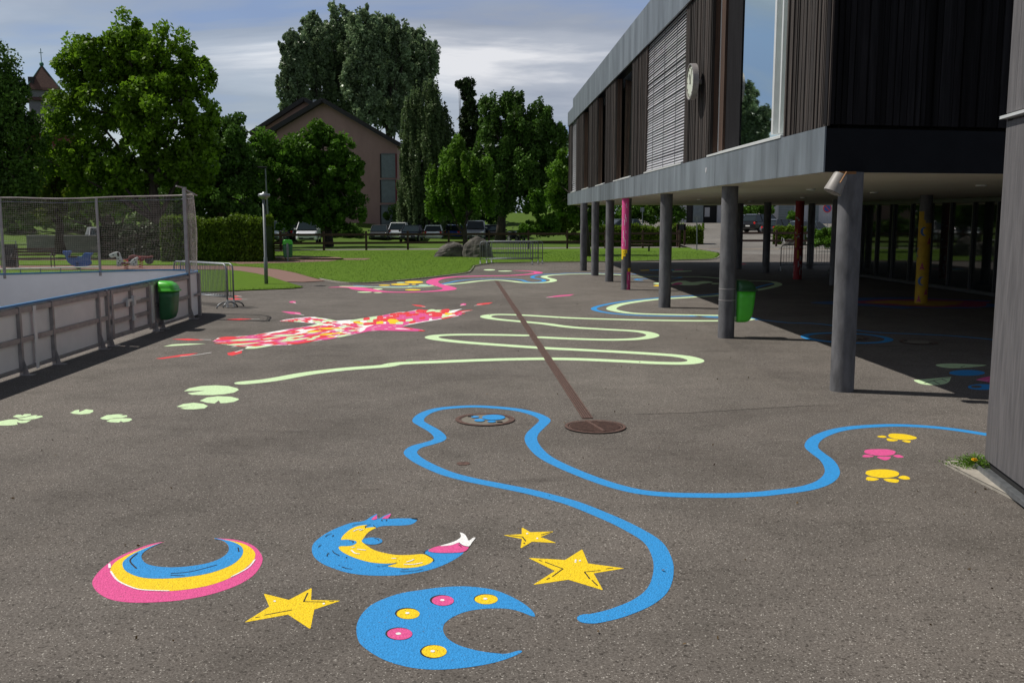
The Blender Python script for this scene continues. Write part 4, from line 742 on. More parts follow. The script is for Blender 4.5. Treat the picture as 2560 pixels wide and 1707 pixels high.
# wall clock
s = fs(1728.6, 205); cc = fp(s, .17, 0); d = ray(1728.6, 205); t_ = (cc-Vector((0, 0, CAM_H))).dot(FN)/d.dot(FN); cp = Vector((0, 0, CAM_H))+d*t_
t = empty('wall_clock', cp, 'round white clock standing off the timber facade', 'clock'); rad = .345
def fring(mb, r0, r1, o, n=40, m=0):
    vs = []
    for i in range(n):
        a = 2*math.pi*i/n; vs += [cp+FT*(r0*math.cos(a))+Vector((0, 0, r0*math.sin(a)))+FN*o[0], cp+FT*(r1*math.cos(a))+Vector((0, 0, r1*math.sin(a)))+FN*o[1]]
    mb.add(vs, [(2*i, 2*i+1, (2*i+3) % (2*n), (2*i+2) % (2*n)) for i in range(n)], m)
mb = MB(); fring(mb, rad, rad, (-.07, .04)); fring(mb, rad, rad-.022, (.04, .042)); fring(mb, rad-.022, rad-.022, (.042, .02)); fring(mb, .001, rad, (-.07, -.07)); mb.tube([cp-FN*.07, cp-FN*.2], .05, 14); mb.build('clock_case', M['alu'], t)
mb = MB(); fring(mb, .001, rad-.022, (.02, .02)); mb.build('clock_face', mat('clock_face_enamel', (.62, .66, .55), .3), t)
mb = MB()
for h in range(60):
    a = 2*math.pi*h/60; u = FT*(-math.sin(a))*-1*-1+Vector((0, 0, math.cos(a))); l = .065 if h % 5 == 0 else .02; w = .014 if h % 5 == 0 else .006
    mb.beam(cp+u*(rad-.04-l)+FN*.024, cp+u*(rad-.04)+FN*.024, w, .004, up=FN)
mb.build('hour_marks', M['black'], t)
for ang, l, w in ((-27, .17, .022), (30, .26, .016)):   # five past eleven, twelve at top, clockwise seen from outside
    a = R(ang); u = FT*(-math.sin(a))+Vector((0, 0, math.cos(a))); mb = MB(); mb.beam(cp-u*.05+FN*.03, cp+u*l+FN*.03, w, .005, up=FN); mb.build('clock_hand', M['black'], t)
# spotlight on the nearest column
sp = D(2092, 458, cA.y-.33); t = empty('spotlight', sp, 'tilted white box spotlight fixed under the eave at the nearest column', 'spotlight')
ax = Vector((-.42, -.05, -.90)).normalized(); u1 = ax.orthogonal().normalized(); u2 = ax.cross(u1)
mb = MB(); n = 28; top = sp-ax*.14
def rg(o, r, k=1): return [top+ax*o+(u1*math.cos(2*math.pi*i/n)+u2*math.sin(2*math.pi*i/n))*r for i in range(n)]
mb.loft([rg(.02, .075), rg(.04, .088), rg(.25, .112), rg(.265, .112)]); o = mb.build('lamp_housing', M['spot'], t, smooth=True); mo = o.modifiers.new('e', 'EDGE_SPLIT'); mo.split_angle = R(35)
mb = MB(); mb.loft([rg(.266, .10), rg(.268, .10)]); mb.build('lamp_glass', M['carglass'], t)
mb = MB(); mb.beam(sp+Vector((.0, -.12, .0)), (sp.x+.08, sp.y-.1, ZB-.01), .025, .006); mb.beam((sp.x+.02, sp.y-.02, ZB-.02), (sp.x+.22, sp.y-.02, ZB-.02), .05, .03); mb.build('bracket', M['brown'], t)
# ---------------- grey boarded wall at the right edge ----------------
w0 = G(2462, 1175); w1 = G(2560, 1252); wd = (w1-w0).normalized(); wrz = math.atan2(wd.y, wd.x); wn_ = Vector((wd.y, -wd.x, 0))
if wn_.x > 0: wn_ = -wn_
t = empty('boarded_wall', w0, 'grey washed timber wall rising out of frame at the right edge', 'wall')
LW = 7.0
def wb(mb, s0, s1, o0, o1, z0, z1, tone=.5, m=0): mb.box(w0+wd*((s0+s1)/2)-wn_*((o0+o1)/2)+Vector((0, 0, (z0+z1)/2)), (s1-s0, o1-o0, z1-z0), rz=wrz, tone=tone, m=m)
mb = MB(); wb(mb, .03, LW, .03, 2.6, .12, 9); mb.build('wall_core', M['greywood'], t)
mb = MB(); s = 0
while s < LW: wb(mb, s, s+1.18, 0, .035, .10, 3.05, tone=rb.random()); s += 1.183
wb(mb, -.02, .0, .0, 2.6, .10, 9, tone=.4); mb.build('lower_boards', M['greywood'], t)
mb = MB(); s = 0
while s < LW: w = rb.uniform(.12, .2); wb(mb, s, s+w-.006, -.012, .035, 3.12, 9, tone=rb.random()); s += w
mb.build('upper_boards', M['greywood'], t)
mb = MB(); wb(mb, -.05, LW, -.05, .03, 3.075, 3.10); mb.build('drip_rail', M['frame'], t)
mb = MB(); wb(mb, .02, LW, .02, .1, .0, .12); mb.build('base_gap', M['hole'], t)
k0, k1 = G(2360, 1161), G(2560, 1264)
mb = MB(); q = [tuple(k0[:2]), tuple(G(2440, 1156)[:2]), tuple((w0-wn_*.3)[:2])]; e = w1+wd*6
q = [tuple(k0[:2]), tuple((w0-wn_*.02+Vector((0, .28, 0)))[:2]), tuple((w0-wn_*.3+Vector((0, .28, 0)))[:2]), tuple((e-wn_*.3)[:2]), tuple((k1+(k1-k0).normalized()*6)[:2])]
mb.prism(q, -.02, .03); o = tag(mb.build('kerb_slab', M['slab'], bevel=.006), 'pale concrete kerb slab along the foot of the grey timber wall', 'kerb')
mb = MB()
for s_ in (2.9,): p = w0+wd*s_; mb.beam(p+wn_*.10+Vector((0, 0, .031)), p+wn_*.27+Vector((-.0, .0, .031)), .008, .003)
mb.build('slab_joint', M['hole'], o, world=False)
mb = MB(); wb(mb, .02, LW, -.10, -.085, .03, .07); wb(mb, .02, LW, -.09, .015, .031, .036); tag(mb.build('edge_channel', M['galv']), 'bright metal edge channel between the slab and the grey wall', 'channel')
# dandelion at the wall foot
pc = G(2438, 1172); t = empty('dandelion', pc, 'weed clump with one yellow flower growing at the foot of the grey wall', 'weed')
mb = MB()
for k in range(800):
    a = rb.uniform(0, 6.28); rr = abs(rb.gauss(0, .10)); c = pc+Vector((rr*math.cos(a)*1.25, rr*math.sin(a)*.7, .03+abs(rb.gauss(.04, .03))*(1-rr*3))); d = Vector((math.cos(a)+rb.uniform(-.6, .6), math.sin(a)+rb.uniform(-.6, .6), rb.uniform(.1, .9))).normalized(); w = d.orthogonal().normalized()*rb.uniform(.003, .006); l = rb.uniform(.02, .055)
    mb.add([c-w*.4, c+d*l*.5-w, c+d*l, c+d*l*.5+w], [(0, 1, 2, 3)], tone=rb.random())
for k in range(60):
    c = pc+Vector((-.13+rb.gauss(0, .03)+k*.001, -.05+rb.gauss(0, .04), .032)); d = Vector((rb.uniform(-1, 1), rb.uniform(-1, 1), .5)).normalized(); w = d.orthogonal().normalized()*.004; mb.add([c, c+d*.012-w, c+d*.03, c+d*.012+w], [(0, 1, 2, 3)], tone=rb.random())
mb.build('leaves', leaf_mat('weed_leaf', (.10, .20, .02)), t)
fc = D(2436, 1150, pc.y-.06); mb = MB()
for k in range(90):
    a = rb.uniform(0, 6.28); d = Vector((math.cos(a), math.sin(a), rb.uniform(-.2, 1.2))).normalized(); w = d.orthogonal().normalized()*.004; mb.add([fc-w*.5, fc+d*.02-w, fc+d*.028, fc+d*.02+w], [(0, 1, 2, 3)])
fl = mb.build('flower', mat('flower_yellow', (.8, .5, .01), .6), t)
mb = MB(); mb.tube([pc, (pc+fc)/2+Vector((.01, 0, 0)), fc], .0025, 5); mb.build('stem', leaf_mat('weed_stem', (.08, .14, .03)), t)
# ---------------- ice rink boards and net ----------------
def plane_hit(px, py, a, b):
    d = ray(px, py); n = Vector((-(b-a).y, (b-a).x, 0)).normalized(); o = Vector((0, 0, CAM_H)); return o+d*((a-o).dot(n)/d.dot(n))
ra, rb_ = G(0, 955), G(473.6, 797.6); rd = (rb_-ra).normalized(); rn = Vector((rd.y, -rd.x, 0)); rz_ = math.atan2(rd.y, rd.x)
RK = empty('rink_boards', ra, 'white rink boards on metal posts with blue top rail at left', 'rink boards')
S0 = -9.5; S1 = (rb_-ra).length; H = 1.0
def rs(px, py): return (plane_hit(px, py, ra, rb_)-ra).dot(rd)
def rbox(mb, s0, s1, o0, o1, z0, z1, m=0, tone=.5): mb.box(ra+rd*((s0+s1)/2)+rn*((o0+o1)/2)+Vector((0, 0, (z0+z1)/2)), (s1-s0, o1-o0, z1-z0), rz=rz_, tone=tone)
z6_ = Zc(0, 720, 6.03); z5_ = Zc(200, 660, 6.03)
post_s = [rs(*z6_([(270, 700)])[0]), rs(*z6_([(770, 650)])[0]), rs(*z5_([(262, 850)])[0]), rs(*z5_([(395, 800)])[0])]
door0, door1 = rs(*z5_([(440, 800)])[0]), rs(*z5_([(1030, 650)])[0])
post_s += [rs(*z5_([(1085, 640)])[0]), rs(*z5_([(1185, 600)])[0]), S1-.02]
post_s = [post_s[0]-2.1, post_s[0]-4.2, post_s[0]-6.3]+post_s
edges = [S0, post_s[1], post_s[0], (post_s[3]+post_s[4])/2+.0, door0-.05]
def rail_x(m_): return m_
for a, b in zip(edges[:-1], edges[1:]):
    mb = MB(); rbox(mb, a+.004, b-.004, -.012, 0, .05, H-.02); mb.build('board_panel', M['board'], RK)
mb = MB(); rbox(mb, door1+.05, S1, -.012, 0, .05, H-.02); mb.build('board_panel', M['board'], RK)
mb = MB(); rbox(mb, door0, door1, -.012, 0, .10, H-.02); dr = mb.build('gate', M['board'], RK)
mb = MB()
for z in (.14, .40, .66, .93): rbox(mb, door0, door1, 0, .05, z-.035, z+.035)
for s in (door0+.04, (door0+door1)/2, door1-.04): rbox(mb, s-.04, s+.04, .0, .058, .10, H-.03)
mb.build('gate_frame', M['alu'], dr)
mb = MB(); s = (door0+door1)/2; rbox(mb, s-.28, s+.34, .058, .085, .70, .75); rbox(mb, s-.05, s+.05, .058, .11, .62, .80); rbox(mb, s-.32, s-.24, .058, .10, .62, .72); rbox(mb, s-.02, s+.02, .058, .08, .35, .62); rbox(mb, s-.05, s+.05, .058, .10, .34, .42); mb.build('gate_bolt', M['frame'], dr)
for a, b in ((S0, door0), (door1, S1)):
    for z, h in ((H-.075, .075), (.50, .07), (.085, .05)):
        mb = MB(); rbox(mb, a, b, 0.001, .045, z-h/2, z+h/2); mb.build('rail', M['alu'], RK)
for i, s in enumerate(post_s):
    mb = MB(); w = .028; rbox(mb, s-w, s+w, .002, .055, .0, H-.03)
    mb.v += [tuple(ra+rd*(s-.006)+rn*.055+Vector((0, 0, .26))), tuple(ra+rd*(s-.006)+rn*.13), tuple(ra+rd*(s-.006)+rn*.055), tuple(ra+rd*(s+.006)+rn*.055+Vector((0, 0, .26))), tuple(ra+rd*(s+.006)+rn*.13), tuple(ra+rd*(s+.006)+rn*.055)]
    n = len(mb.v)-6
    for f in ((0, 1, 2), (5, 4, 3), (0, 3, 4, 1), (0, 2, 5, 3)): mb.f.append(tuple(n+k for k in f)); mb.m.append(0); mb.t.append(.5)
    rbox(mb, s-.05, s+.05, .0, .20, 0.001, .012); mb.build('post', M['alu'], RK)
s = rs(*z6_([(485, 700)])[0]); mb = MB(); rbox(mb, s-.035, s+.05, .046, .055, .04, H-.04); mb.build('cover_strip', M['board'], RK)
mb = MB(); s = door1+.02; rbox(mb, s-.02, s+.10, .046, .075, .18, .92); mb.build('hinge_plate', M['frame'], RK)
arc = [tuple(rb_[:2]), (-7.15, 21.75), (-7.32, 22.25), (-7.75, 22.6), (-8.35, 22.62), (-8.95, 22.3), (-9.8, 21.75), (-11.2, 20.95), (-18.5, 17.4)]
arc = [arc[0]]+smooth_pts(arc[1:-1], 3)+[arc[-1]]
mb = MB(); mb.loft([[(x, y, z) for x, y in arc]+[(x*1.0015+.0, y*1.0008, z) for x, y in arc[::-1]] for z in (.04, H-.02)]); mb.build('end_boards', M['innerboard'], RK)
rail = [tuple((ra+rd*S0)[:2])]+arc
mb = MB()
for a, b in zip(rail[:-1], rail[1:]): mb.beam((*a, H), (*b, H), .055, .03)
mb.build('top_rail', M['bluecap'], RK)
for x, y in (arc[2], arc[4]): mb = MB(); mb.beam((x+.03, y+.02, 0), (x+.03, y+.02, H-.04), .07, .07); mb.build('post', M['alu'], RK)
mb = MB(); mb.beam((arc[0][0]+.03, arc[0][1]+.4, .5), (arc[2][0]+.05, arc[2][1], .5), .04, .05); mb.build('rail', M['alu'], RK)
# net on the rink end
NT = empty('safety_net', (arc[0][0], arc[0][1], H), 'fine brown safety net on tall posts above the rink end', 'net')
path = [Vector((p[0], p[1], 0)) for p in arc]; path[0] = Vector((-7.08, 21.2, 0))
cum = [0]
for a, b in zip(path[:-1], path[1:]): cum.append(cum[-1]+(b-a).length)
def at_s(s):
    for i in range(len(cum)-1):
        if s <= cum[i+1]: return path[i].lerp(path[i+1], (s-cum[i])/(cum[i+1]-cum[i]))
    return path[-1]
ztop = lambda s: 2.80-.10*min(1, s/3.2)**.6-.05*min(1, max(0, s-2.5)/3)-.03*math.sin(min(1, max(0, (s-3.2)/1.9))*math.pi)
mb = MB(); s = 0
while s < cum[-1]:
    p = at_s(s); bul = .05*math.sin(s*2.3); mb.tube([(p.x, p.y, H), (p.x+bul, p.y, 1.9), (p.x, p.y, ztop(s))], .0011, 3, cap=False); s += .037
for k in range(48):
    f = k/47; pts = []; s = 0
    while s < cum[-1]:
        p = at_s(s); bul = .05*math.sin(s*2.3)*math.sin(f*math.pi); z = H+.02+(ztop(s)-H-.03)*f+.012*math.sin(s*7+k); pts.append((p.x+bul, p.y, z)); s += .18
    mb.tube(pts, .0011, 3, cap=False)
mb.build('mesh', M['net'], NT)
mb = MB(); mb.tube([(*at_s(s*.2)[:2], ztop(s*.2)) for s in range(int(cum[-1]/.2))], .016, 6); mb.build('top_rope', M['net'], NT)
mb = MB(); mb.tube([(*at_s(s*.2)[:2], ztop(s*.2)-.09) for s in range(int(cum[-1]/.2))], .009, 5); mb.build('hem_rope', M['galv'], NT)
def spath(px):
    best = min(range(0, int(cum[-1]*50)), key=lambda i: abs(at_s(i/50).x/at_s(i/50).y-(px-1280)/FPX*1.0)+ (0 if i/50 > 1.6 else 9)); return best/50
for s in (spath(252), spath(12)):
    p = at_s(s); mb = MB(); mb.beam((p.x, p.y, H-.1), (p.x, p.y, ztop(s)), .045, .045); mb.build('post', M['alu'], NT)
mb = MB(); mb.beam((rb_.x, rb_.y+.03, H-.05), (rb_.x, rb_.y+.03, 2.88), .085, .07); mb.beam((rb_.x, rb_.y+.03, 2.86), (rb_.x-.13, rb_.y-.1, 2.90), .04, .03); mb.beam((rb_.x, rb_.y+.03, 2.84), (rb_.x+.22, rb_.y+.2, 2.70), .03, .03); cp_ = mb.build('corner_post', M['alu'], NT)
mb = MB(); 
s = 0
while s < .16:
    mb.tube([(rb_.x+.05+s, rb_.y+.06, H), (rb_.x+.05+s*.5, rb_.y+.06, 1.9), (rb_.x+.05+s*.9, rb_.y+.06, 2.82-s)], .0025, 3, cap=False); s += .02
for k in range(40): z = H+.02+k*.0445; mb.tube([(rb_.x+.02, rb_.y+.06, z), (rb_.x+.05+.16*abs(k-22)/22, rb_.y+.06, z-.01)], .0025, 3, cap=False)
mb.build('gathered_net', M['net'], NT)
# ---------------- litter bins ----------------
def rrect(cx, w, d, z, n=32, p=4.5):
    o = []
    for i in range(n):
        a = 2*math.pi*i/n; c, s = math.cos(a), math.sin(a); o.append((cx+d/2*math.copysign(abs(c)**(2/p), c), w/2*math.copysign(abs(s)**(2/p), s), z))
    return o
def litter_bin(loc, rz, label, body, lid, group='green litter bins', sc=1):
    t = empty('litter_bin', loc, label, 'litter bin', group, rz); t.scale = (sc, sc, sc)
    mb = MB(); mb.loft([rrect(d/2+.02, w, d, z) for z, d, w in ((0, .15, .26), (.012, .20, .33), (.05, .25, .37), (.15, .29, .39), (.3, .31, .40), (.45, .325, .405), (.57, .335, .41))]); o = mb.build('body', body, t, smooth=True, world=False)
    mb = MB(); mb.loft([rrect(d/2+.01, w, d, z) for z, d, w in ((.565, .33, .40), (.57, .38, .46), (.59, .385, .465), (.60, .35, .43), (.66, .335, .42), (.72, .29, .38), (.76, .21, .29), (.772, .08, .12))]); l = mb.build('lid', lid, t, smooth=True, world=False)
    mb = MB(); mb.loft([[(.318+.02*(z < .66), y, z) for y, z in ((-.13, .615), (.13, .615), (.12, .685), (-.12, .685))], [(.357-.05*(z > .66), y, z) for y, z in ((-.13, .615), (.13, .615), (.12, .69), (-.12, .69))]]); mb.build('opening', M['hole'], l, world=False)
    mb = MB(); mb.box((.005, 0, .35), (.03, .10, .5)); mb.build('mounting_plate', M['galv'], t, world=False)
    mb = MB(); mb.tube([(.316, 0, .36), (.322, 0, .36)], .045, 18); mb.build('emblem', M['bind'], o, world=False)
    return t
sb = rs(*z5_([(1200, 600)])[0]); bp = ra+rd*(sb-.12)+rn*.055+Vector((0, 0, .20)); litter_bin(bp, 0, 'green litter bin with bright domed lid hanging on the rink boards', M['bing'], M['bingl'], sc=1.0)
litter_bin((cB.x+.15, cB.y+.02, .30), 0, 'bright green litter bin with dark lid fixed to the banded column', M['bingl'], M['bind'], sc=1.02)
bl_ = G(720, 655); t = litter_bin((bl_.x, bl_.y, .22), R(100), 'green litter bin on a post standing on the lawn by the hedge', M['bing'], M['bingl'], sc=1.15)
mb = MB(); mb.tube([(-.05, 0, -.22), (-.05, 0, .62)], .03, 10); mb.build('post', M['galv'], t, world=False)
# ---------------- crowd barriers ----------------
def barrier(loc, rz, label, group, L=2.45, n=20):
    t = empty('crowd_barrier', loc, label, 'crowd barrier', group, rz)
    h = L/2; mb = MB(); r = .12
    mb.tube([(-h, 0, .10), (-h, 0, 1.08-r), (-h+r*.3, 0, 1.08-r*.3), (-h+r, 0, 1.08), (h-r, 0, 1.08), (h-r*.3, 0, 1.08-r*.3), (h, 0, 1.08-r), (h, 0, .10)], .021, 8); mb.tube([(-h, 0, .27), (h, 0, .27)], .017, 8); mb.build('frame', M['galv'], t, smooth=True, world=False)
    for i in range(n): x = -h+(i+1)*L/(n+1); m_ = MB(); m_.tube([(x, 0, .27), (x, 0, 1.08)], .008, 6); m_.build('bar', M['galv'], t, world=False)
    for x in (-h+.02, h-.02):
        m_ = MB(); m_.tube([(x, -.30, .012), (x, -.24, .09), (x, -.12, .14), (x, .12, .14), (x, .24, .09), (x, .30, .012)], .018, 7); m_.build('foot', M['galv'], t, smooth=True, world=False)
    for x in (-h, h): m_ = MB(); m_.tube([(x, 0, .02), (x, 0, .2)], .027, 8); m_.build('sleeve', M['frame'], t, world=False)
    return t
BG1 = 'galvanised crowd barriers leaning together at the lawn edge'
b0 = barrier((0, 0, 0), 0, '', BG1)
def put(b, x, y, rz, label, group): b.location = (x, y, 0); b.rotation_euler = (0, 0, rz); b['label'] = label; b['group'] = group; return b
for i, (pa, pb_, lab) in enumerate((((1199.5, 662), (1332.5, 663), 'front one of three barriers on the lawn edge, furthest left'), ((1215, 661), (1347.5, 661.8), 'middle one of three barriers on the lawn edge'), ((1227, 660), (1358.5, 660.5), 'rear one of three barriers on the lawn edge, furthest right'))):
    a = G(*pa); b = G(*pb_); c = (a+b)/2; o = b0 if i == 0 else copy_tree(b0); put(o, c.x, a.y+(0, .18, .36)[i], 0.0, lab, BG1)
for x, y, rz, lab, gp_ in ((-7.97, 24.5, R(-41), 'nearer of two barriers standing behind the rink corner', 'barriers behind the rink corner'), (-7.87, 24.7, R(-41), 'farther of two barriers standing behind the rink corner', 'barriers behind the rink corner'),
        (12.3, 39.8, R(6), 'barrier in the shade before the glass front, nearest', 'barriers in the shade under the building'), (12.9, 38.4, R(70), 'barrier turned side on beside the glass front', 'barriers in the shade under the building')):
    put(copy_tree(b0), x, y, rz, lab, gp_)
# ---------------- lamps, bench, posts ----------------
p = G(666, 712); t = empty('street_lamp', p, 'short grey lamp post with flat mushroom head beside the red path', 'lamp post')
mb = MB(); mb.tube([p, p+Vector((0, 0, .9)), p+Vector((0, 0, .92)), p+Vector((0, 0, 2.85))], [.062, .062, .045, .042], 12); mb.build('pole', M['lampgrey'], t, smooth=True)
mb = MB(); q = p+Vector((.02, 0, 0)); n = 18; hr = lambda r, z: [(q.x+r*math.cos(2*math.pi*i/n)*1.1, q.y+r*math.sin(2*math.pi*i/n)*1.1, z) for i in range(n)]
mb.loft([hr(.06, 2.80), hr(.165, 2.88), hr(.18, 2.93), hr(.16, 2.98), hr(.05, 3.0), hr(.045, 3.04)]); mb.build('lamp_head', M['galv'], t, smooth=True)
p = D(673, 600, 62); p.z = 0; t = empty('street_lamp', p, 'tall thin dark street lamp behind the hedge', 'lamp post')
mb = MB(); mb.tube([p, p+Vector((-.1, 0, 5.3))], [.07, .04], 8); mb.build('pole', M['lampgrey'], t)
mb = MB(); mb.box(p+Vector((-.28, 0, 5.33)), (.55, .25, .10)); mb.build('lamp_head', M['darkmetal'], t, bevel=.02)
def bench(p, rz, label, w=1.8, group=None, name='park_bench'):
    t = empty(name, p, label, 'bench', group, rz)
    for k in range(4): mb = MB(); mb.box((0, -.18+k*.12, .45), (w, .09, .035)); mb.build('seat_slat', M['woodin'] if k % 2 else M['fence'], t, world=False)
    for k in range(3): mb = MB(); mb.box((0, .27+k*.02, .60+k*.12), (w, .03, .09)); mb.build('back_slat', M['fence'], t, world=False)
    for x in (-w*.5+.05, w*.5-.05): mb = MB(); mb.tube([(x, -.25, 0), (x, -.22, .55), (x, -.12, .68), (x, .05, .66), (x, .16, .5), (x, .22, 0)], .022, 6); mb.tube([(x, .16, .44), (x, .34, .92)], .02, 6); mb.build('leg_frame', M['darkmetal'], t, world=False)
    return t
b = G(682, 650, .03); bench(b, R(180), 'dark park bench with back between the hedge end and the lawn bin', 1.5)
b = G(88, 672); bench(Vector((b.x, 41.5, 0)), R(8), 'dark bench on the playground grass seen through the net', 1.7)
b = G(1595, 628, .03); t = empty('park_bench', b, 'low backless bench on the lawn seen between the columns', 'bench')
mb = MB(); mb.box(b+Vector((0, 0, .42)), (1.9, .4, .06)); mb.build('seat', M['fence'], t, bevel=.01)
for x in (-.7, .7): mb = MB(); mb.box(b+Vector((x, 0, .2)), (.07, .34, .38)); mb.build('leg', M['darkmetal'], t)
p = G(653.5, 642, .0); mb = MB(); mb.box(p+Vector((0, .3, .42)), (.09, .12, .84)); tag(mb.build('wooden_post', M['fence'], bevel=.01), 'short brown wooden post at the hedge end by the lamp', 'post')
# ---------------- wooden fences ----------------
def fence(pts, label, z0=0):
    t = empty('wooden_fence', pts[0], label, 'fence')
    for p in pts: mb = MB(); mb.box(p+Vector((0, 0, .64)), (.13, .13, 1.28)); mb.build('post', M['fence'], t)
    for a, b in zip(pts[:-1], pts[1:]):
        d = (b-a).normalized(); 
        for z in (.50, 1.05): mb = MB(); mb.beam(a+d*.0+Vector((0, -.08, z)), b+Vector((0, -.08, z)), .05, .15); mb.build('rail', M['fence'], t)
f0 = G(810, 627); f1 = G(1418, 622.5); st = (f1-f0)/6; a = f0-st*6
fence([f0+st*k for k in range(-2, 10)], 'brown two rail wooden fence along the back of the lawn')
f0 = G(1855, 619); f1 = G(1940, 619); fence([f0+Vector((-.3, 0, 0)), f1, f1+Vector((2.9, -.6, 0)), f1+Vector((5.8, -1.2, 0))], 'brown wooden fence beyond the road entrance seen between columns')
# ---------------- boulders ----------------
def boulder(pts, label, seed):      # irregular rock from stacked rings
    r = random.Random(seed); (x0, x1, top, base, lean) = pts
    a = G(x0, base); b = G(x1, base); w = (b-a).length/2; c = (a+b)/2; H_ = (base-top)*c.y/FPX*1.02; mb = MB(); n = 22; ph = [r.uniform(0, 6) for _ in range(4)]; rings = []
    for k in range(11):
        f = k/10; rad = w*((1-f**2.6)**.5*.96+.04); q = []
        for i in range(n):
            t = 2*math.pi*i/n; m_ = 1+.10*math.sin(2*t+ph[0]+f*2)+.07*math.sin(3*t+ph[1]-f*3)+.05*math.sin(5*t+ph[2]+f*5)+r.uniform(-.035, .035)
            q.append((c.x+lean*w*f*.8+rad*m_*math.cos(t), c.y+.7+rad*.75*m_*math.sin(t), -.05+H_*f*(1+.06*math.sin(t*2+ph[3]))+r.uniform(-.02, .02)))
        rings.append(q)
    mb.loft(rings); tag(mb.build('boulder', M['rock']), label, 'boulder', 'grey boulders on the lawn')
boulder((1085, 1160, 606, 644, .35), 'low grey boulder sloping up to its right, on the lawn', 3)
boulder((1160, 1230, 592, 645, -.15), 'tall rounded grey boulder beside the barriers', 8)
# ---------------- cars ----------------
def car_paint(name, c, r=.25): return mat(name, c, r, .25, coat=.6, noise=.02)
CP = {k: car_paint('car_paint_'+k, c) for k, c in (('white', (.80, .81, .83)), ('black', (.012, .012, .014)), ('grey', (.07, .075, .08)), ('silver', (.42, .43, .45)), ('blue', (.02, .06, .30)), ('navy', (.015, .02, .035)), ('slate', (.10, .13, .15)))}
def car(loc, rz, colr, label, kind='hatch', z=None):
    t = empty('parked_car', loc, label, 'car', 'cars parked on the grass' if loc[1] < 90 and loc[0] < 9 else 'cars parked by the road', rz)
    Hh = {'hatch': 1.46, 'suv': 1.68, 'van': 1.85, 'low': 1.40}[kind]; L = {'hatch': 4.1, 'suv': 4.5, 'van': 4.6, 'low': 4.4}[kind]; hw = {'hatch': .87, 'suv': .92, 'van': .93, 'low': .88}[kind]
    blt = Hh*.62; gl = .22 if kind != 'suv' else .28; hood = blt-.06; P_ = CP[colr]
    st = [(-L/2, gl+.18, blt*.72, .80), (-L/2+.07, gl+.02, blt*.93, .93), (-L/2+.35, gl, blt, .99), (-.8, gl, blt, 1), (.4, gl, blt, 1), (L/2-1.15, gl, hood, 1), (L/2-.45, gl, hood-.10, .96), (L/2-.12, gl+.02, hood-.24, .88), (L/2, gl+.16, hood-.36, .74)]
    mb = MB(); rings = []
    for x, zl, zt_, k in st:
        w = hw*k; rings.append([(x, -w*.88, zl), (x, -w, zl+.12), (x, -w, (zl+zt_)/2+.08), (x, -w*.95, zt_-.07), (x, -w*.84, zt_), (x, w*.84, zt_), (x, w*.95, zt_-.07), (x, w, (zl+zt_)/2+.08), (x, w, zl+.12), (x, w*.88, zl)])
    mb.loft(rings); b = mb.build('body', P_, t, smooth=False, bevel=.03, world=False)
    rear = {'hatch': -L/2+.12, 'suv': -L/2+.10, 'van': -L/2+.06, 'low': -L/2+.55}[kind]; fr = {'hatch': L/2-1.15, 'suv': L/2-1.2, 'van': L/2-.85, 'low': L/2-1.25}[kind]
    gs = [(rear, blt-.03, blt+.02), (rear+.30, blt-.03, Hh-.06), (rear+.55, blt-.03, Hh-.015), (fr-1.0, blt-.03, Hh-.015), (fr-.75, blt-.03, Hh-.05), (fr, blt-.05, blt-.01)]
    mb = MB(); rings = []
    for x, zl, zt_ in gs:
        f = (zt_-blt)/(Hh-blt); wb_, wt = hw*.93, hw*(.93-.20*max(0, f)); rings.append([(x, -wb_, zl), (x, -wt, zt_-.02), (x, -wt+.08, zt_), (x, wt-.08, zt_), (x, wt, zt_-.02), (x, wb_, zl)])
    mb.loft(rings); mb.build('windows', M['carglass'], t, world=False)
    mb = MB(); wt = hw*.735; mb.loft([[(x, -wt, z_-.05), (x, -wt+.03, z_), (x, wt-.03, z_), (x, wt, z_-.05)] for x, z_ in ((rear+.24, Hh-.045), (rear+.5, Hh+.004), (fr-1.0, Hh+.006), (fr-.74, Hh-.035))])
    for s in (-1, 1):
        for (xa, za), (xb, zb) in (((rear+.02, blt), (rear+.30, Hh-.04)), ((fr, blt-.02), (fr-.76, Hh-.04)), ((-.15, blt), (-.25, Hh-.02)), ((rear+.95, blt), (rear+.80, Hh-.02))):
            mb.beam((xa, s*hw*.925, za), (xb, s*hw*.745, zb), .05, .07)
    mb.build('roof', P_, t, world=False)
    wr = .32 if kind != 'suv' else .36
    for x in (-L/2+.80, L/2-.85):
        for s in (-1, 1):
            m_ = MB(); m_.tube([(x, s*(hw-.20), wr), (x, s*(hw+.005), wr)], wr, 22); w = m_.build('wheel', M['tyre'], t, world=False); m_ = MB(); m_.tube([(x, s*(hw-.02), wr), (x, s*(hw+.012), wr)], wr*.62, 16); m_.build('rim', M['rim'], w, world=False)
    for s in (-1, 1):
        m_ = MB(); m_.box((L/2-.16, s*hw*.68, hood-.31), (.16, .36, .13), rz=-s*.45); m_.build('headlight', M['lampw'], t, bevel=.02, world=False)
        m_ = MB(); m_.box((-L/2+.09, s*hw*.80, blt*.83), (.12, .20, .20)); m_.build('tail_light', M['lampr'], t, bevel=.02, world=False)
        m_ = MB(); m_.box((fr-.25, s*(hw+.09), blt+.04), (.10, .17, .13)); m_.build('mirror', P_, t, bevel=.02, world=False)
    m_ = MB(); m_.box((L/2-.02, 0, gl+.18), (.05, 1.25, .16)); m_.box((L/2-.07, 0, hood-.34), (.06, .75, .08)); m_.build('grille', M['grille'], t, world=False)
    for x in (L/2+.012, -L/2-.006): m_ = MB(); m_.box((x, 0, gl+.26 if x > 0 else blt*.58), (.012, .50, .11)); m_.build('number_plate', M['plate'], t, world=False)
    return t
F_, R__ = R(-90), R(90)
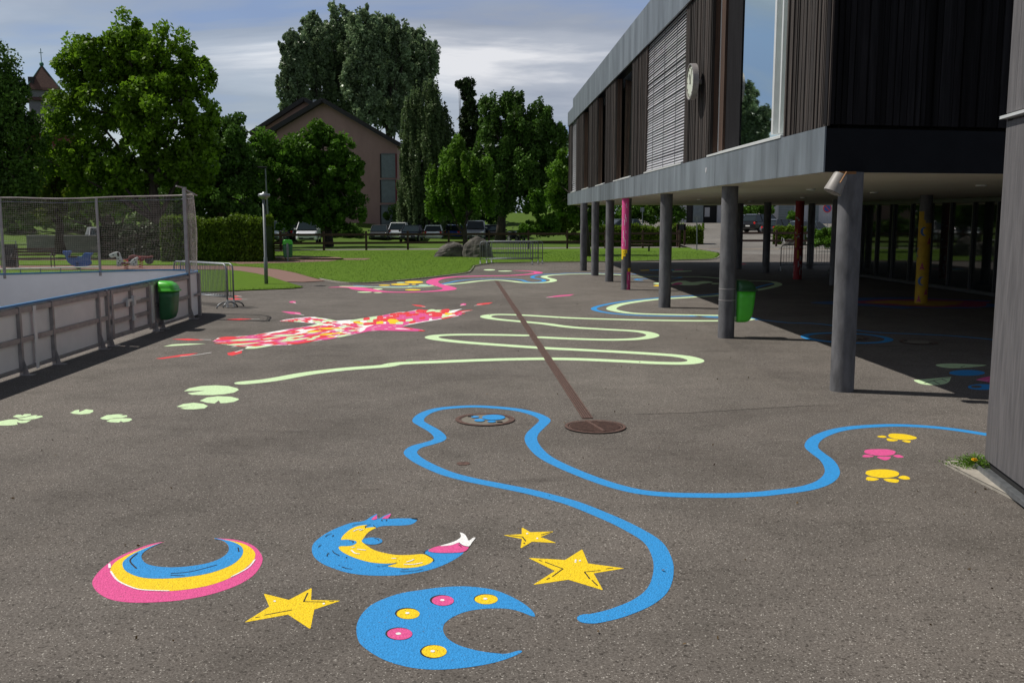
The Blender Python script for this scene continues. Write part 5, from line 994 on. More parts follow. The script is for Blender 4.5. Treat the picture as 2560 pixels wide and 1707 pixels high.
for px, py, rz, colr, lab, kind in ((688, 607, F_+.05, 'slate', 'slate grey van parked nose out behind the hedge end', 'van'), (732, 604, R__-.15, 'black', 'black off-roader with red tail light left of the white van', 'suv'), (772, 608.5, F_+.12, 'white', 'white car parked nose out left of the round tree', 'van'),
        (950, 603, F_+.03, 'grey', 'dark grey car parked alone before the pink house wall', 'hatch'), (1008, 602, R__-.12, 'white', 'white off-roader seen from behind, half hidden by a dark car', 'suv'), (1029, 605, F_-.05, 'navy', 'dark navy car nose out between two white ones', 'hatch'), (1087, 602, R__, 'white', 'white hatchback seen from behind next to the weeping tree', 'hatch'),
        (1150, 600.5, R__-.35, 'blue', 'bright blue car left of the silver van', 'hatch'), (1190, 602, F_, 'silver', 'silver van parked nose out behind the boulders', 'van'), (1238, 600.5, R__-.2, 'black', 'black car with a red tail light right of the silver van', 'hatch'), (252, 621, F_+.5, 'silver', 'pale car behind the net with a bright windscreen', 'hatch')):
    g_ = G(px, py); c_ = Vector((g_.x*1.0, g_.y+2.0, 0)); c_.x = g_.x*(g_.y+2.0)/g_.y; car(tuple(c_), rz, colr, lab, kind)
rz_of = lambda y: max(0, (y-67.3)*1.45/44.7)
for px, Y, rz, colr, lab, kind in ((1868, 96, R(55), 'navy', 'navy hatchback on the road, leftmost of the dark cars', 'hatch'), (1910, 91, R(35), 'black', 'black off-roader between the two darker hatchbacks by the road', 'suv'), (1962, 84, R(30), 'black', 'black hatchback in front of the garage building', 'hatch'), (2030, 80, R(25), 'slate', 'slate grey car behind the shrubs right of the red column', 'hatch')):
    q = D(px, 560, Y); car((q.x, Y, rz_of(Y)), rz, colr, lab, kind)
for px, Y, lab in ((1512, 88, 'silver car behind the hedge, left of the magenta column'), (1545, 84, 'silver grey car behind the hedge, partly hidden by the magenta column')):
    q = D(px, 560, Y); car((q.x, Y, .55), R(200), 'silver' if Y == 88 else 'slate', lab, 'hatch')
# motorbikes
def motorbike(p, rz, label):
    t = empty('motorbike', p, label, 'motorbike', 'motorbikes by the car park fence', rz)
    for x in (-.68, .68): m_ = MB(); m_.tube([(x, -.06, .31), (x, .06, .31)], .31, 20); w = m_.build('wheel', M['tyre'], t, world=False); m_ = MB(); m_.tube([(x, -.065, .31), (x, .065, .31)], .18, 14); m_.build('rim', M['rim'], w, world=False)
    m_ = MB(); m_.loft([[(x, -w, z0), (x, -w, z1), (x, w, z1), (x, w, z0)] for x, w, z0, z1 in ((-.45, .10, .35, .70), (0, .17, .25, .82), (.3, .15, .35, .98), (.5, .08, .6, .85))]); m_.build('body', CP['navy'], t, bevel=.03, world=False)
    m_ = MB(); m_.loft([[(x, -w, z), (x, w, z), (x, w, z+.08), (x, -w, z+.08)] for x, w, z in ((-.85, .09, .86), (-.4, .13, .78), (.05, .10, .80))]); m_.build('seat', M['grille'], t, world=False)
    m_ = MB(); m_.tube([(.68, 0, .31), (.42, 0, 1.0)], .03, 6); m_.tube([(.40, -.36, 1.08), (.45, 0, 1.02), (.40, .36, 1.08)], .015, 6); m_.build('handlebar', M['galv'], t, world=False)
    for s in (-1, 1): m_ = MB(); m_.box((.45, s*.3, 1.25), (.03, .12, .08)); m_.build('mirror', M['rim'], t, world=False)
    m_ = MB(); m_.tube([(.55, 0, .9), (.63, 0, .88)], .09, 12); m_.build('headlight', M['lampw'], t, world=False)
for px, rz, lab in ((1283, R(-60), 'left motorbike parked nose out under the trees'), (1304, R(-75), 'right motorbike parked nose out under the trees')):
    g_ = G(px, 606); motorbike(g_, rz, lab)
# ---------------- houses ----------------
YH = 100
def hx(px, py, Y=YH): q = D(px, py, Y); return (q.x, q.z)
t = empty('pink_house', D(830, 573, YH), 'dusky pink gabled house with dark roof behind the parked cars', 'house')
def gable(poly, Y0, Y1, name, m):
    mb = MB(); mb.loft([[(x, Y0, z) for x, z in poly], [(x, Y1, z) for x, z in poly]]); return mb.build(name, m, t)
w = gable([hx(692, 620), hx(692, 326), hx(809, 254), hx(993, 361), hx(993, 620)], YH, YH+18, 'wall', M['pinkwall'])
w2 = gable([hx(648, 620, 106), hx(648, 326, 106), hx(763, 251, 106), hx(880, 320, 106), hx(880, 620, 106)], 106, 121, 'rear_wall', M['pinkwall'])
def slope(a, b, Y0, Y1, th=.42):
    mb = MB(); d = Vector((b[0]-a[0], 0, b[1]-a[1])).normalized(); n = Vector((-d.z, 0, d.x)); n = n if n.z > 0 else -n
    A = Vector((a[0], 0, a[1])); Bv = Vector((b[0], 0, b[1])); mb.loft([[tuple(v+Vector((0, Y, 0))) for v in (A, Bv, Bv+n*th, A+n*th)] for Y in (Y0, Y1)]); return mb.build('roof', M['roofdark'], t)
slope(hx(677, 337), hx(811, 257), YH-.9, YH+18.5); slope(hx(807, 257), hx(999, 368), YH-.9, YH+18.5)
slope(hx(631, 340, 106), hx(765, 254, 106), 105.2, 121); slope(hx(761, 254, 106), hx(882, 326, 106), 105.2, 121)
x, z = hx(767, 246); mb = MB(); mb.box((x, 104, z-.8), (.35, .35, 2.2)); mb.build('chimney', M['galv'], t)
for (ya, yb) in ((385, 445), (450, 507), (513, 572)):
    (xa, za), (xb, zb) = hx(953, ya), hx(989, yb); mb = MB(); mb.box(((xa+xb)/2, YH-.015, (za+zb)/2), (xb-xa, .05, za-zb)); o = mb.build('shutter', M['shutter'], t)
    mb = MB(); mb.box(((xa+xb)/2-(xb-xa)/2-.07, YH-.03, (za+zb)/2), (.12, .1, za-zb)); mb.build('frame', M['roofdark'], o); mb = MB(); mb.box((xb+.08, YH-.03, (za+zb)/2), (.14, .1, za-zb)); mb.build('red_trim', M['redwall'], o); mb = MB(); mb.box(((xa+xb)/2, YH-.06, za), (xb-xa, .12, .10)); mb.build('sill', M['greywall'], o)
# church tower and red building behind the left trees
TY = 130; ap = D(104, 163, TY); bz = D(100, 230, TY).z; t = empty('church_tower', (ap.x, TY, 0), 'church tower with red brown pyramid roof and cross behind the left trees', 'tower')
def sq(c, s, z, rot=R(28)): return [(c.x+s*math.cos(rot+math.pi/4+k*math.pi/2), c.y+s*math.sin(rot+math.pi/4+k*math.pi/2), z) for k in range(4)]
mb = MB(); mb.loft([sq(ap, 2.45, 0), sq(ap, 2.45, bz)]); mb.build('wall', M['greywall'], t)
mb = MB(); mb.loft([sq(ap, 3.0, bz), sq(ap, 2.75, bz+.35), sq(ap, .06, ap.z)]); rf = mb.build('roof', M['rooftile'], t)
mb = MB(); mb.loft([sq(ap, 3.1, bz-1.35), sq(ap, 2.5, bz-.9)]); mb.build('skirt_roof', M['rooftile'], t)
mb = MB()
for k in range(4): a, b = Vector(sq(ap, 2.8, bz+.3)[k]), Vector((ap.x, ap.y, ap.z)); mb.tube([a, b], .07, 5)
mb.build('ridge', M['copper'], rf)
mb = MB(); q = sq(ap, 1.0, bz+1.3)[3]; mb.box((ap.x-.55, ap.y-1.75, bz+1.2), (.7, .7, .9)); mb.build('dormer', M['roofdark'], rf)
mb = MB(); mb.ball((ap.x, ap.y, ap.z+.1), (.28, .28, .3)); mb.tube([(ap.x, ap.y, ap.z), (ap.x, ap.y, ap.z+2.1)], .05, 6); mb.beam((ap.x-.28, ap.y, ap.z+1.55), (ap.x+.28, ap.y, ap.z+1.55), .06, .06); mb.build('cross', M['copper'], t)
Y = 124; t = empty('red_house', D(90, 600, Y), 'dark red house with pale windows behind the left trees', 'house')
(xa, za), (xb, zb) = hx(20, 330, Y), hx(150, 640, Y); mb = MB(); mb.box(((xa+xb)/2, Y+4, (za+zb)/2), (xb-xa, 8, za-zb)); mb.build('wall', M['redwall'], t)
mb = MB(); zt_ = za; mb.loft([[(xa-.4, Y-.4, zt_), (xb+.4, Y-.4, zt_), (xb+.4, Y+8.4, zt_), (xa-.4, Y+8.4, zt_)], [(xa+1, Y+3.6, zt_+2.3), (xb-1, Y+3.6, zt_+2.3), (xb-1, Y+4.4, zt_+2.3), (xa+1, Y+4.4, zt_+2.3)]]); mb.build('roof', M['roofdark'], t)
mb = MB(); mb.box(((xa+xb)/2, Y-.42, zt_-.05), (xb-xa+.8, .1, .3)); mb.build('gutter', M['white_wall'], t)
for px, py in ((70, 375), (95, 375), (122, 375), (65, 440), (92, 440), (125, 440), (70, 520), (110, 520)):
    x, z = hx(px, py, Y); mb = MB(); mb.box((x, Y-.02, z), (1.0, .06, 1.5)); o = mb.build('window', M['white_wall'], t); mb = MB(); mb.box((x, Y-.06, z), (.8, .04, 1.3)); mb.build('pane', M['shutter'], o)
p0, p1 = G(60, 640), G(285, 640); mb = MB(); mb.box(((p0.x+p1.x)/2, 59, .55), (8.5, .25, 1.1)); tag(mb.build('garden_wall', M['greywall'], bevel=.02), 'low grey wall behind the playground seen through the net', 'wall')
# white buildings on the far right
Y = 116; gz = 1.45; t = empty('white_house', (D(1745, 550, Y).x, Y, gz), 'pale house with dark doorway at the top of the road', 'house')
for x0, x1, nm, m_ in ((1695, 1716, 'wall', M['white_wall']), (1716, 1733, 'door', M['roofdark']), (1733, 1758, 'wall', M['shutter']), (1758, 1793, 'doorway', M['hole']), (1793, 1830, 'wall', M['white_wall'])):
    a, b = D(x0, 540, Y).x, D(x1, 540, Y).x; dy_ = 0 if nm == 'wall' else .4; mb = MB(); mb.box(((a+b)/2, Y+2+dy_, gz+2.2), (b-a, 4, 4.4)); mb.build(nm, m_, t)
a, b = D(1760, 540, Y).x, D(1769, 540, Y).x; mb = MB(); mb.box(((a+b)/2+.2, Y+.3, gz+1.3), (.6, .2, 1.1)); mb.build('window', M['white_wall'], t)
mb = MB(); a, b = D(1690, 540, Y).x, D(1835, 540, Y).x; mb.box(((a+b)/2, Y+2, gz+4.6), (b-a, 5, .3)); mb.build('roof', M['roofdark'], t)
Y = 112; t = empty('garage_building', (D(2000, 550, Y).x, Y, 1.4), 'pale building with ribbed garage doors behind the dark cars', 'building')
a, b = D(1925, 540, Y).x, D(2110, 540, Y).x; mb = MB(); mb.box(((a+b)/2, Y+4, 3.6), (b-a, 8, 4.6)); mb.build('wall', M['white_wall'], t)
for x0, x1 in ((1946, 1985), (2020, 2046)):
    a, b = D(x0, 540, Y).x, D(x1, 540, Y).x; mb = MB()
    for k in range(16): mb.box(((a+b)/2, Y-.03, 1.6+k*.2), (b-a, .08, .17))
    mb.build('garage_door', M['shutter'], t)
mb = MB(); a, b = D(1920, 540, Y).x, D(2115, 540, Y).x; mb.box(((a+b)/2, Y+4, 6.0), (b-a, 9, .35)); mb.build('roof', M['roofdark'], t)
# signs and posts
def sign(px, base, Y, topy, label, disc_=None, panel_=None):
    q = G(px, base) if Y is None else D(px, base, Y); top = D(px, topy, q.y); t = empty('road_sign', q, label, 'road sign'); mb = MB(); mb.tube([q, top], .035, 8); mb.build('pole', M['galv'], t)
    if disc_:
        mb = MB(); mb.tube([top+Vector((0, -.05, 0)), top+Vector((0, -.08, 0))], disc_, 24); o = mb.build('sign_plate', M['signred'], t)
        mb = MB(); mb.tube([top+Vector((0, -.085, 0)), top+Vector((0, -.09, 0))], disc_*.76, 24); mb.build('sign_face', M['signblue'], o); mb = MB(); mb.beam(top+Vector((-disc_*.55, -.094, disc_*.55)), top+Vector((disc_*.55, -.094, -disc_*.55)), .02, disc_*.2); mb.build('slash', M['signred'], o)
        mb = MB(); mb.box(top+Vector((0, -.06, -disc_*1.55)), (disc_*1.6, .02, disc_*.4)); mb.build('extra_plate', M['white_wall'], t)
    if panel_: mb = MB(); mb.box(top+Vector((0, .03, -panel_[1]/2)), (panel_[0], .03, panel_[1])); mb.build('sign_plate', M['galv'], t, bevel=.01)
sign(2068, 600, 95, 521, 'round no parking sign in front of the garage building', disc_=.42)
sign(1742, 627, None, 541, 'thin sign post at the lawn corner, its plate seen from behind', panel_=(.45, .22))
sign(1606, 606, 78, 519, 'pale post with a small blue plate behind the right hedge', panel_=(.3, .35))
q = G(1699, 618); t = empty('marker_post', q, 'orange and white marker post at the end of the right hedge', 'post')
for k in range(6): mb = MB(); mb.tube([q+Vector((0, 0, k*.2)), q+Vector((0, 0, k*.2+.2))], .06, 10); mb.build('band', M['orange'] if k % 2 == 0 else M['white_wall'], t)
q = G(1705, 618)+Vector((0, .5, 0)); t = empty('letter_box_stand', q, 'brown wooden stand at the end of the right hedge', 'stand')
for s in (-.27, .27): mb = MB(); mb.box(q+Vector((s, 0, .85)), (.12, .12, 1.7)); mb.build('post', M['fence'], t)
mb = MB(); mb.box(q+Vector((0, -.02, 1.45)), (.62, .08, .42)); mb.build('board', M['darkmetal'], t)
# bike rack
q = G(1950, 622); t = empty('bike_rack', q, 'spiral steel bike rack on the forecourt beyond the red column', 'bike rack')
mb = MB(); mb.tube([(q.x+.12*k+.28*math.cos(k*.9), q.y-.03*k+.3*math.sin(k*.9), .42+.38*math.sin(k*.9)) for k in range(34)], .014, 5); mb.build('spiral', M['galv'], t)
mb = MB(); mb.box(q+Vector((2.0, -.4, .02)), (4.2, .06, .03), rz=-.2); mb.build('ground_rail', M['galv'], t)
mb = MB(); mb.v = []; q2 = G(1978, 622)+Vector((1.2, 2.2, 0)); boulder((1960, 1995, 598, 618, .1), 'pale rock at the foot of the shrubs beyond the forecourt', 21)
# ---------------- playground behind the net ----------------
def spring(t, p, m_, h=.4): mb = MB(); mb.tube([(p.x+.09*math.cos(k*.7), p.y+.09*math.sin(k*.7), .02+h*k/45) for k in range(46)], .014, 5); mb.build('spring', m_, t)
def profile(t, name, poly, Y, th, m_, bev=.03):
    pts = [D(x, y, Y) for x, y in poly]; mb = MB(); mb.loft([[(q.x, q.y-th/2, q.z) for q in pts], [(q.x, q.y+th/2, q.z) for q in pts]]); return mb.build(name, m_, t, bevel=bev)
zw = Zc(0, 580, 7.84); zd = Zc(200, 460, 6.03); Y = 41
p = G(196, 672); p = Vector((D(196, 670, Y).x, Y, 0)); t = empty('spring_rider', p, 'blue whale spring rider on the playground grass', 'spring rider')
profile(t, 'body', zw([(1235, 385), (1240, 370), (1290, 368), (1320, 378), (1350, 366), (1395, 372), (1395, 420), (1370, 440), (1372, 480), (1440, 495), (1570, 480), (1620, 470), (1650, 420), (1690, 405), (1770, 415), (1825, 408), (1815, 440), (1780, 480), (1765, 540), (1790, 590), (1790, 630), (1740, 665), (1650, 680), (1500, 678), (1420, 650), (1350, 600), (1310, 540), (1290, 470), (1245, 430)]), Y, .14, mat('whale_blue', (.02, .09, .33), .45)); spring(t, p, M['darkmetal'], .3)
mb = MB(); a = D(184, 641, Y); mb.box(a, (.34, .32, .05)); mb.build('seat', M['woodin'], t)
p = Vector((D(316, 672, Y).x, Y, 0)); t = empty('spring_rider', p, 'white spotted dog spring rider next to the blue whale', 'spring rider'); dw = mat('dog_white', (.55, .56, .56), .5)
profile(t, 'body', zd([(440, 1065), (470, 1050), (520, 1030), (560, 1020), (600, 1040), (610, 1090), (640, 1140), (650, 1180), (760, 1180), (790, 1140), (860, 1100), (878, 1110), (860, 1160), (865, 1225), (820, 1240), (760, 1230), (740, 1205), (650, 1205), (625, 1240), (560, 1245), (555, 1180), (560, 1120), (540, 1095), (490, 1115), (455, 1100)]), Y, .16, dw)
mb = MB()
for x, y in ((575, 1130), (600, 1160), (580, 1190), (605, 1215), (820, 1140), (840, 1180), (810, 1210), (500, 1070), (575, 1225)):
    q = D(*zd([(x, y)])[0], Y-.09); mb.tube([(q.x, q.y, q.z), (q.x, q.y-.006, q.z)], .028, 10)
mb.build('black_spots', M['hole'], t); mb = MB(); q = D(*zd([(575, 1060)])[0], Y-.10); mb.ball((q.x, q.y, q.z), (.05, .02, .10)); mb.build('ear', M['hole'], t)
mb = MB(); q = D(*zd([(705, 1195)])[0], Y); mb.box(q, (.36, .34, .06)); mb.build('seat', M['redwall'], t); spring(t, p, mat('red_spring', (.45, .03, .03), .5), .42)
p = Vector((D(353, 672, Y+.8).x, Y+.8, 0)); t = empty('spring_rider', p, 'dark red motorbike spring rider right of the spotted dog', 'spring rider')
profile(t, 'body', zd([(735, 1090), (800, 1065), (900, 1085), (1040, 1090), (1100, 1075), (1100, 1110), (1000, 1125), (930, 1170), (880, 1150), (800, 1120), (730, 1140)]), Y+.8, .16, mat('dark_red_plastic', (.16, .03, .03), .5))
for x in (765, 1045): q = D(*zd([(x, 1150)])[0], Y+.8); mb = MB(); mb.tube([(q.x, q.y-.06, q.z), (q.x, q.y+.06, q.z)], .17, 20); mb.build('wheel', M['darkmetal'], t)
mb = MB(); a, b = D(*zd([(820, 1080)])[0], Y+.8), D(*zd([(805, 985)])[0], Y+.8); mb.tube([a, b], .015, 6); mb.beam(b+Vector((-.1, 0, 0)), b+Vector((.12, 0, .04)), .02, .02); mb.build('handlebar', M['galv'], t); spring(t, p, mat('red_spring', (.45, .03, .03), .5), .5)
p0, p1 = D(0, 603, 42), D(43, 662, 42); t = empty('recycling_box', (p0.x, 42, 0), 'dark box in a pale steel tube frame left of the playground bench', 'container')
mb = MB(); mb.tube([(p0.x, 42, 0), (p0.x, 42, p0.z), (p1.x, 42, p0.z), (p1.x, 42, 0)], .025, 6); mb.build('frame', M['galv'], t); mb = MB(); mb.box(((p0.x*.4+p1.x*.6), 42.1, .55), (.45, .3, 1.0)); mb.build('box', M['darkmetal'], t, bevel=.02)
a, b = D(0, 673, 38), D(250, 667, 38.6); t = empty('low_rail', a, 'low pale steel rail running in front of the playground', 'railing')
mb = MB(); mb.tube([(a.x-3, a.y, a.z), a, b], .028, 8); mb.build('rail', M['frame'], t)
for k in range(6): q = a.lerp(b, k/5); mb = MB(); mb.tube([(q.x, q.y, 0), q], .02, 6); mb.build('post', M['galv'], t)
# ---------------- vegetation ----------------
def leaf_mesh(name, m, P_, S_, parent, seed, up=.25, tone=None, aspect=.6):
    """P_: n x 3 centres, S_: n sizes; one small leaf quad per centre"""
    g = np.random.default_rng(seed); n = len(P_)
    d = g.normal(size=(n, 3)); d[:, 2] += up; d /= np.linalg.norm(d, axis=1)[:, None]
    w = np.cross(d, g.normal(size=(n, 3))); w /= np.linalg.norm(w, axis=1)[:, None]
    L = S_[:, None]*.5; v = np.empty((n, 4, 3)); v[:, 0] = P_-d*L; v[:, 1] = P_-w*L*aspect+d*L*.1; v[:, 2] = P_+d*L; v[:, 3] = P_+w*L*aspect+d*L*.1
    me = bpy.data.meshes.new(name); me.vertices.add(4*n); me.vertices.foreach_set('co', v.reshape(-1).astype(np.float32)); me.loops.add(4*n); me.loops.foreach_set('vertex_index', np.arange(4*n, dtype=np.int32))
    me.polygons.add(n); me.polygons.foreach_set('loop_start', np.arange(0, 4*n, 4, dtype=np.int32)); me.polygons.foreach_set('loop_total', np.full(n, 4, dtype=np.int32)); me.materials.append(m); me.update(calc_edges=True)
    t = tone if tone is not None else g.random(n); at = me.attributes.new('tone', 'FLOAT', 'FACE'); at.data.foreach_set('value', t.astype(np.float32))
    o = bpy.data.objects.new(name, me); C.objects.link(o)
    if parent: o.parent = parent; o.location = -sumloc(parent)
    return o
def tree(name, label, base, blobs, m, leaf, n, seed, clump=.16, nclump=26, droop=0, group=None, trunk=.3, limbs=True, shell=.55, cat='tree', aniso=(1, 1, 1), bark=None, trunks=None, cover=1.5):
    """blobs: list of (centre, (rx, ry, rz))"""
    g = np.random.default_rng(seed); base = Vector(base); t = empty(name, base, label, cat, group)
    vol = np.array([b[1][0]*b[1][2] for b in blobs]); vol = vol/vol.sum(); PP, SS, TT = [], [], []
    for (c, r), f in zip(blobs, vol):
        c = np.array(c); r = np.array(r)*.9; R_ = min(r[0], r[2])**.5*2.0*.8; k = max(8, int(cover*2*r[0]*r[2]/(clump*R_)**2)); nn = int(n*f)
        u = g.normal(size=(k, 3)); u /= np.linalg.norm(u, axis=1)[:, None]; rad = shell+(1-shell)*g.random(k)**.6; rad[:k//5] *= .5
        cc = c+u*r*rad[:, None]; cs = clump*(.5+1.0*g.random(k)); ct = g.random(k); wsp = (g.random(k) < .16) & (u[:, 2] > -.3); cc[wsp] = c+u[wsp]*r*(1.0+.14*g.random(wsp.sum()))[:, None]; cs[wsp] *= .75
        idx = g.integers(0, k, nn); q = g.normal(size=(nn, 3)); q /= np.maximum(1e-6, np.linalg.norm(q, axis=1))[:, None]; q *= (g.random(nn)**.45)[:, None]
        p = cc[idx]+q*np.array(aniso)*(cs[idx]*R_)[:, None]
        if droop: p[:, 2] -= droop*g.random(nn)**1.5*cs[idx]*R_
        PP.append(p); SS.append(leaf*(.55+.9*g.random(nn))); TT.append(np.clip(.65*ct[idx]+.35*g.random(nn), 0, 1))
    P_ = np.concatenate(PP); keep = P_[:, 2] > base.z+.15; P_ = P_[keep]
    leaf_mesh('crown', m, P_, np.concatenate(SS)[keep], t, seed+1, tone=np.concatenate(TT)[keep])
    if limbs:
        rd = random.Random(seed); mb = MB(); top = max(b[0][2]+b[1][2]*.3 for b in blobs); cen = Vector((sum(b[0][0] for b in blobs)/len(blobs), base.y, 0)); pts = []
        for k in range(7):
            f = k/6; pts.append((base.x+(cen.x-base.x)*f**1.5+rd.uniform(-.1, .1)*trunk*3*f, base.y+rd.uniform(-.1, .1), base.z+(top-base.z)*f*.9))
        mb.tube(pts, [trunk*1.25]+[trunk*(1-.8*k/6) for k in range(1, 7)], 9); mb.build('trunk', bark or M['bark'], t, smooth=True)
        for c, r in blobs:
            for _ in range(2):
                a = Vector(pts[rd.randint(1, 4)]); e = Vector(c)+Vector((rd.uniform(-.6, .6)*r[0], rd.uniform(-.6, .6)*r[1], rd.uniform(-.2, .6)*r[2])); mid = a.lerp(e, .5)+Vector((rd.uniform(-.3, .3), 0, rd.uniform(0, .4)))
                m_ = MB(); m_.tube([a, mid, e], [trunk*.35, trunk*.2, trunk*.06], 6); m_.build('limb', bark or M['bark'], t)
    return t
def bl(Y, specs, dy=None):   # blob list from pixel ellipses (x, y, rx, ry)
    o = []
    for x, y, rx, ry in specs: c = D(x, y, Y); o.append(((c.x, c.y+random.Random(x).uniform(-1, 1)*rx*Y/FPX*.35, c.z), (rx*Y/FPX, rx*Y/FPX*(dy or .85), ry*Y/FPX)))
    return o
def gb(px, Y, z=0): q = D(px, 600, Y); return (q.x, Y, z)
Lf = {'lime': leaf_mat('plane_leaf', (.125, .235, .014), .6, .45), 'dark': leaf_mat('dark_leaf', (.066, .135, .020), .55, .25), 'mid': leaf_mat('maple_leaf', (.080, .178, .016), .55, .4), 'poplar': leaf_mat('poplar_leaf', (.17, .24, .12), .6, .3, .34),
      'willow': leaf_mat('willow_leaf', (.105, .155, .060), .5, .35), 'birch': leaf_mat('birch_leaf', (.095, .195, .018), .6, .4), 'yew': leaf_mat('conifer_needles', (.026, .048, .010), .5, .2), 'bright': leaf_mat('shrub_leaf', (.13, .22, .018), .5, .5), 'hedge': leaf_mat('hedge_leaf', (.10, .165, .012), .6, .35), 'hedged': leaf_mat('dark_hedge_leaf', (.020, .042, .010), .5, .2)}
tree('plane_tree', 'big light green tree left of centre, sunlit on its left side', gb(400, 55), bl(55, [(325, 95, 62, 62), (195, 160, 62, 62), (255, 150, 60, 70), (420, 140, 70, 75), (480, 215, 62, 80), (170, 260, 78, 85), (300, 240, 120, 110), (420, 300, 105, 110), (160, 380, 70, 70), (250, 420, 100, 85), (360, 430, 120, 80), (480, 400, 70, 90), (330, 160, 80, 70), (250, 500, 80, 40), (500, 310, 50, 60)]), Lf['lime'], .25, 60000, 1, clump=.25, cover=1.7, trunk=.34)
tree('conifer_shrub', 'yellow green conifer at the lower left of the big plane tree', gb(150, 57), bl(57, [(150, 455, 62, 60), (120, 500, 60, 50), (195, 510, 60, 40), (110, 420, 30, 40)]), leaf_mat('thuja_leaf', (.10, .15, .012), .5, .4), .15, 16000, 2, clump=.25, aniso=(1, 1, 1.3))
tree('dark_tree', 'dark tree cut off by the left picture edge', gb(-30, 52), bl(52, [(-20, 200, 70, 95), (22, 250, 50, 66), (10, 340, 82, 110), (50, 420, 50, 100), (-60, 400, 80, 120), (30, 480, 75, 60)]), Lf['dark'], .19, 42000, 3, clump=.3, trunk=.4)
tree('dark_tree', 'dark tree between the big plane tree and the hedge trees', gb(560, 66), bl(66, [(570, 340, 50, 60), (540, 400, 75, 90), (610, 410, 40, 70), (500, 450, 80, 80), (580, 480, 75, 60), (455, 490, 60, 60), (520, 540, 80, 50), (620, 545, 50, 45)]), Lf['dark'], .24, 44000, 4, clump=.26)
tree('maple_tree', 'mid green tree behind the hedge, left of the round tree', gb(650, 72), bl(72, [(665, 370, 50, 42), (640, 430, 50, 70), (720, 380, 45, 50), (700, 460, 60, 80), (640, 510, 45, 40), (610, 390, 28, 50), (690, 545, 60, 38), (640, 560, 40, 30)]), Lf['mid'], .24, 36000, 5, clump=.25)
tree('round_tree', 'round green tree with pointed top in front of the pink house', gb(822, 73), bl(73, [(792, 345, 34, 46), (835, 375, 50, 50), (765, 400, 50, 55), (860, 430, 55, 65), (775, 470, 68, 70), (850, 500, 62, 55), (815, 430, 80, 95), (893, 430, 26, 40), (735, 440, 32, 45), (780, 530, 78, 42), (860, 535, 66, 40), (740, 500, 40, 50)]), Lf['mid'], .24, 54000, 6, clump=.22, cover=1.2)
PXS = [(735, 150, 34, 75, 'leftmost poplar of the tall row behind the pink house'), (790, 125, 42, 92, 'second poplar from the left in the tall row'), (852, 115, 48, 100, 'third poplar from the left in the tall row'), (912, 120, 46, 100, 'fourth poplar from the left in the tall row'), (978, 130, 48, 95, 'second poplar from the right in the tall row'), (1045, 170, 44, 95, 'rightmost poplar of the tall row, next to the weeping tree')]
for i, (x, y, rx, ry, lab) in enumerate(PXS):
    Y = 140+(i % 3)*4; tree('poplar', lab, gb(x, Y), bl(Y, [(x, y, rx, ry), (x-rx*.35, y-ry*.55, rx*.7, ry*.5), (x+rx*.4, y+ry*.5, rx*.8, ry*.5), (x-rx*.4, y+ry*.9, rx*.95, ry*.6), (x+rx*.3, y+ry*1.35, rx*1.05, ry*.62), (x-rx*.2, y+ry*1.75, rx*.9, ry*.4), (x-rx*.3, y+ry*.3, rx*.95, ry*.6), (x+rx*.5, y-ry*.2, rx*.9, ry*.6)]), Lf['poplar'], .44, 31000, 20+i, clump=.24, cover=1.15, group='row of tall poplars', aniso=(.9, .9, 1.5), trunk=.42)
tree('weeping_tree', 'grey green weeping tree right of the pink house', gb(1070, 92), bl(92, [(1030, 265, 26, 50), (1075, 262, 36, 56), (1030, 330, 34, 80), (1090, 320, 45, 80), (1050, 400, 55, 90), (1020, 440, 28, 80), (1115, 380, 36, 90), (1050, 480, 60, 65), (1085, 540, 45, 40), (1020, 530, 30, 40)]), Lf['willow'], .22, 76000, 30, clump=.22, aniso=(.45, .45, 2.6), droop=2.2, nclump=50)
tree('tall_conifer', 'tall dark narrow conifer right of the weeping tree', gb(1165, 95), bl(95, [(1168, 215, 17, 22), (1152, 212, 14, 10), (1172, 262, 22, 40), (1180, 320, 34, 45), (1175, 390, 46, 60), (1180, 460, 55, 60), (1205, 262, 10, 16)]), Lf['yew'], .28, 40000, 31, clump=.2, cover=2.6, trunk=.2, aniso=(1, 1, .8))
tree('dark_tree', 'wide dark tree with spiky top behind the boulders', gb(1250, 84), bl(84, [(1285, 265, 28, 42), (1235, 290, 38, 48), (1350, 300, 34, 42), (1300, 340, 70, 60), (1380, 360, 40, 60), (1240, 390, 60, 80), (1330, 430, 75, 75), (1250, 480, 60, 50), (1390, 440, 30, 60)]), Lf['dark'], .26, 80000, 32, clump=.24, cover=1.9, aniso=(.8, .8, 1.5), trunk=.42)
tree('birch_tree', 'light green drooping tree standing just behind the boulders', gb(1164, 60), bl(60, [(1140, 365, 30, 28), (1150, 410, 52, 45), (1110, 450, 45, 50), (1190, 450, 45, 50), (1090, 500, 36, 42), (1150, 495, 62, 45), (1215, 485, 28, 45), (1105, 525, 30, 18)]), Lf['birch'], .17, 38000, 33, clump=.24, aniso=(.8, .8, 1.6), droop=1.0, trunk=.17, cover=1.1)
tree('birch_tree', 'small light green tree at the far corner of the school building', gb(1471, 54), bl(56, [(1435, 395, 40, 45), (1400, 450, 36, 50), (1460, 440, 50, 60), (1395, 510, 26, 36), (1440, 500, 40, 40), (1480, 530, 40, 30)]), Lf['birch'], .17, 24000, 34, clump=.24, droop=.6, trunk=.14)
tree('cone_shrub', 'conical green shrub behind the wooden fence', gb(1350, 82), bl(82, [(1345, 505, 26, 34), (1350, 545, 42, 36), (1330, 570, 34, 20), (1375, 565, 30, 22)]), Lf['mid'], .2, 16000, 35, clump=.26, limbs=False, cat='shrub')
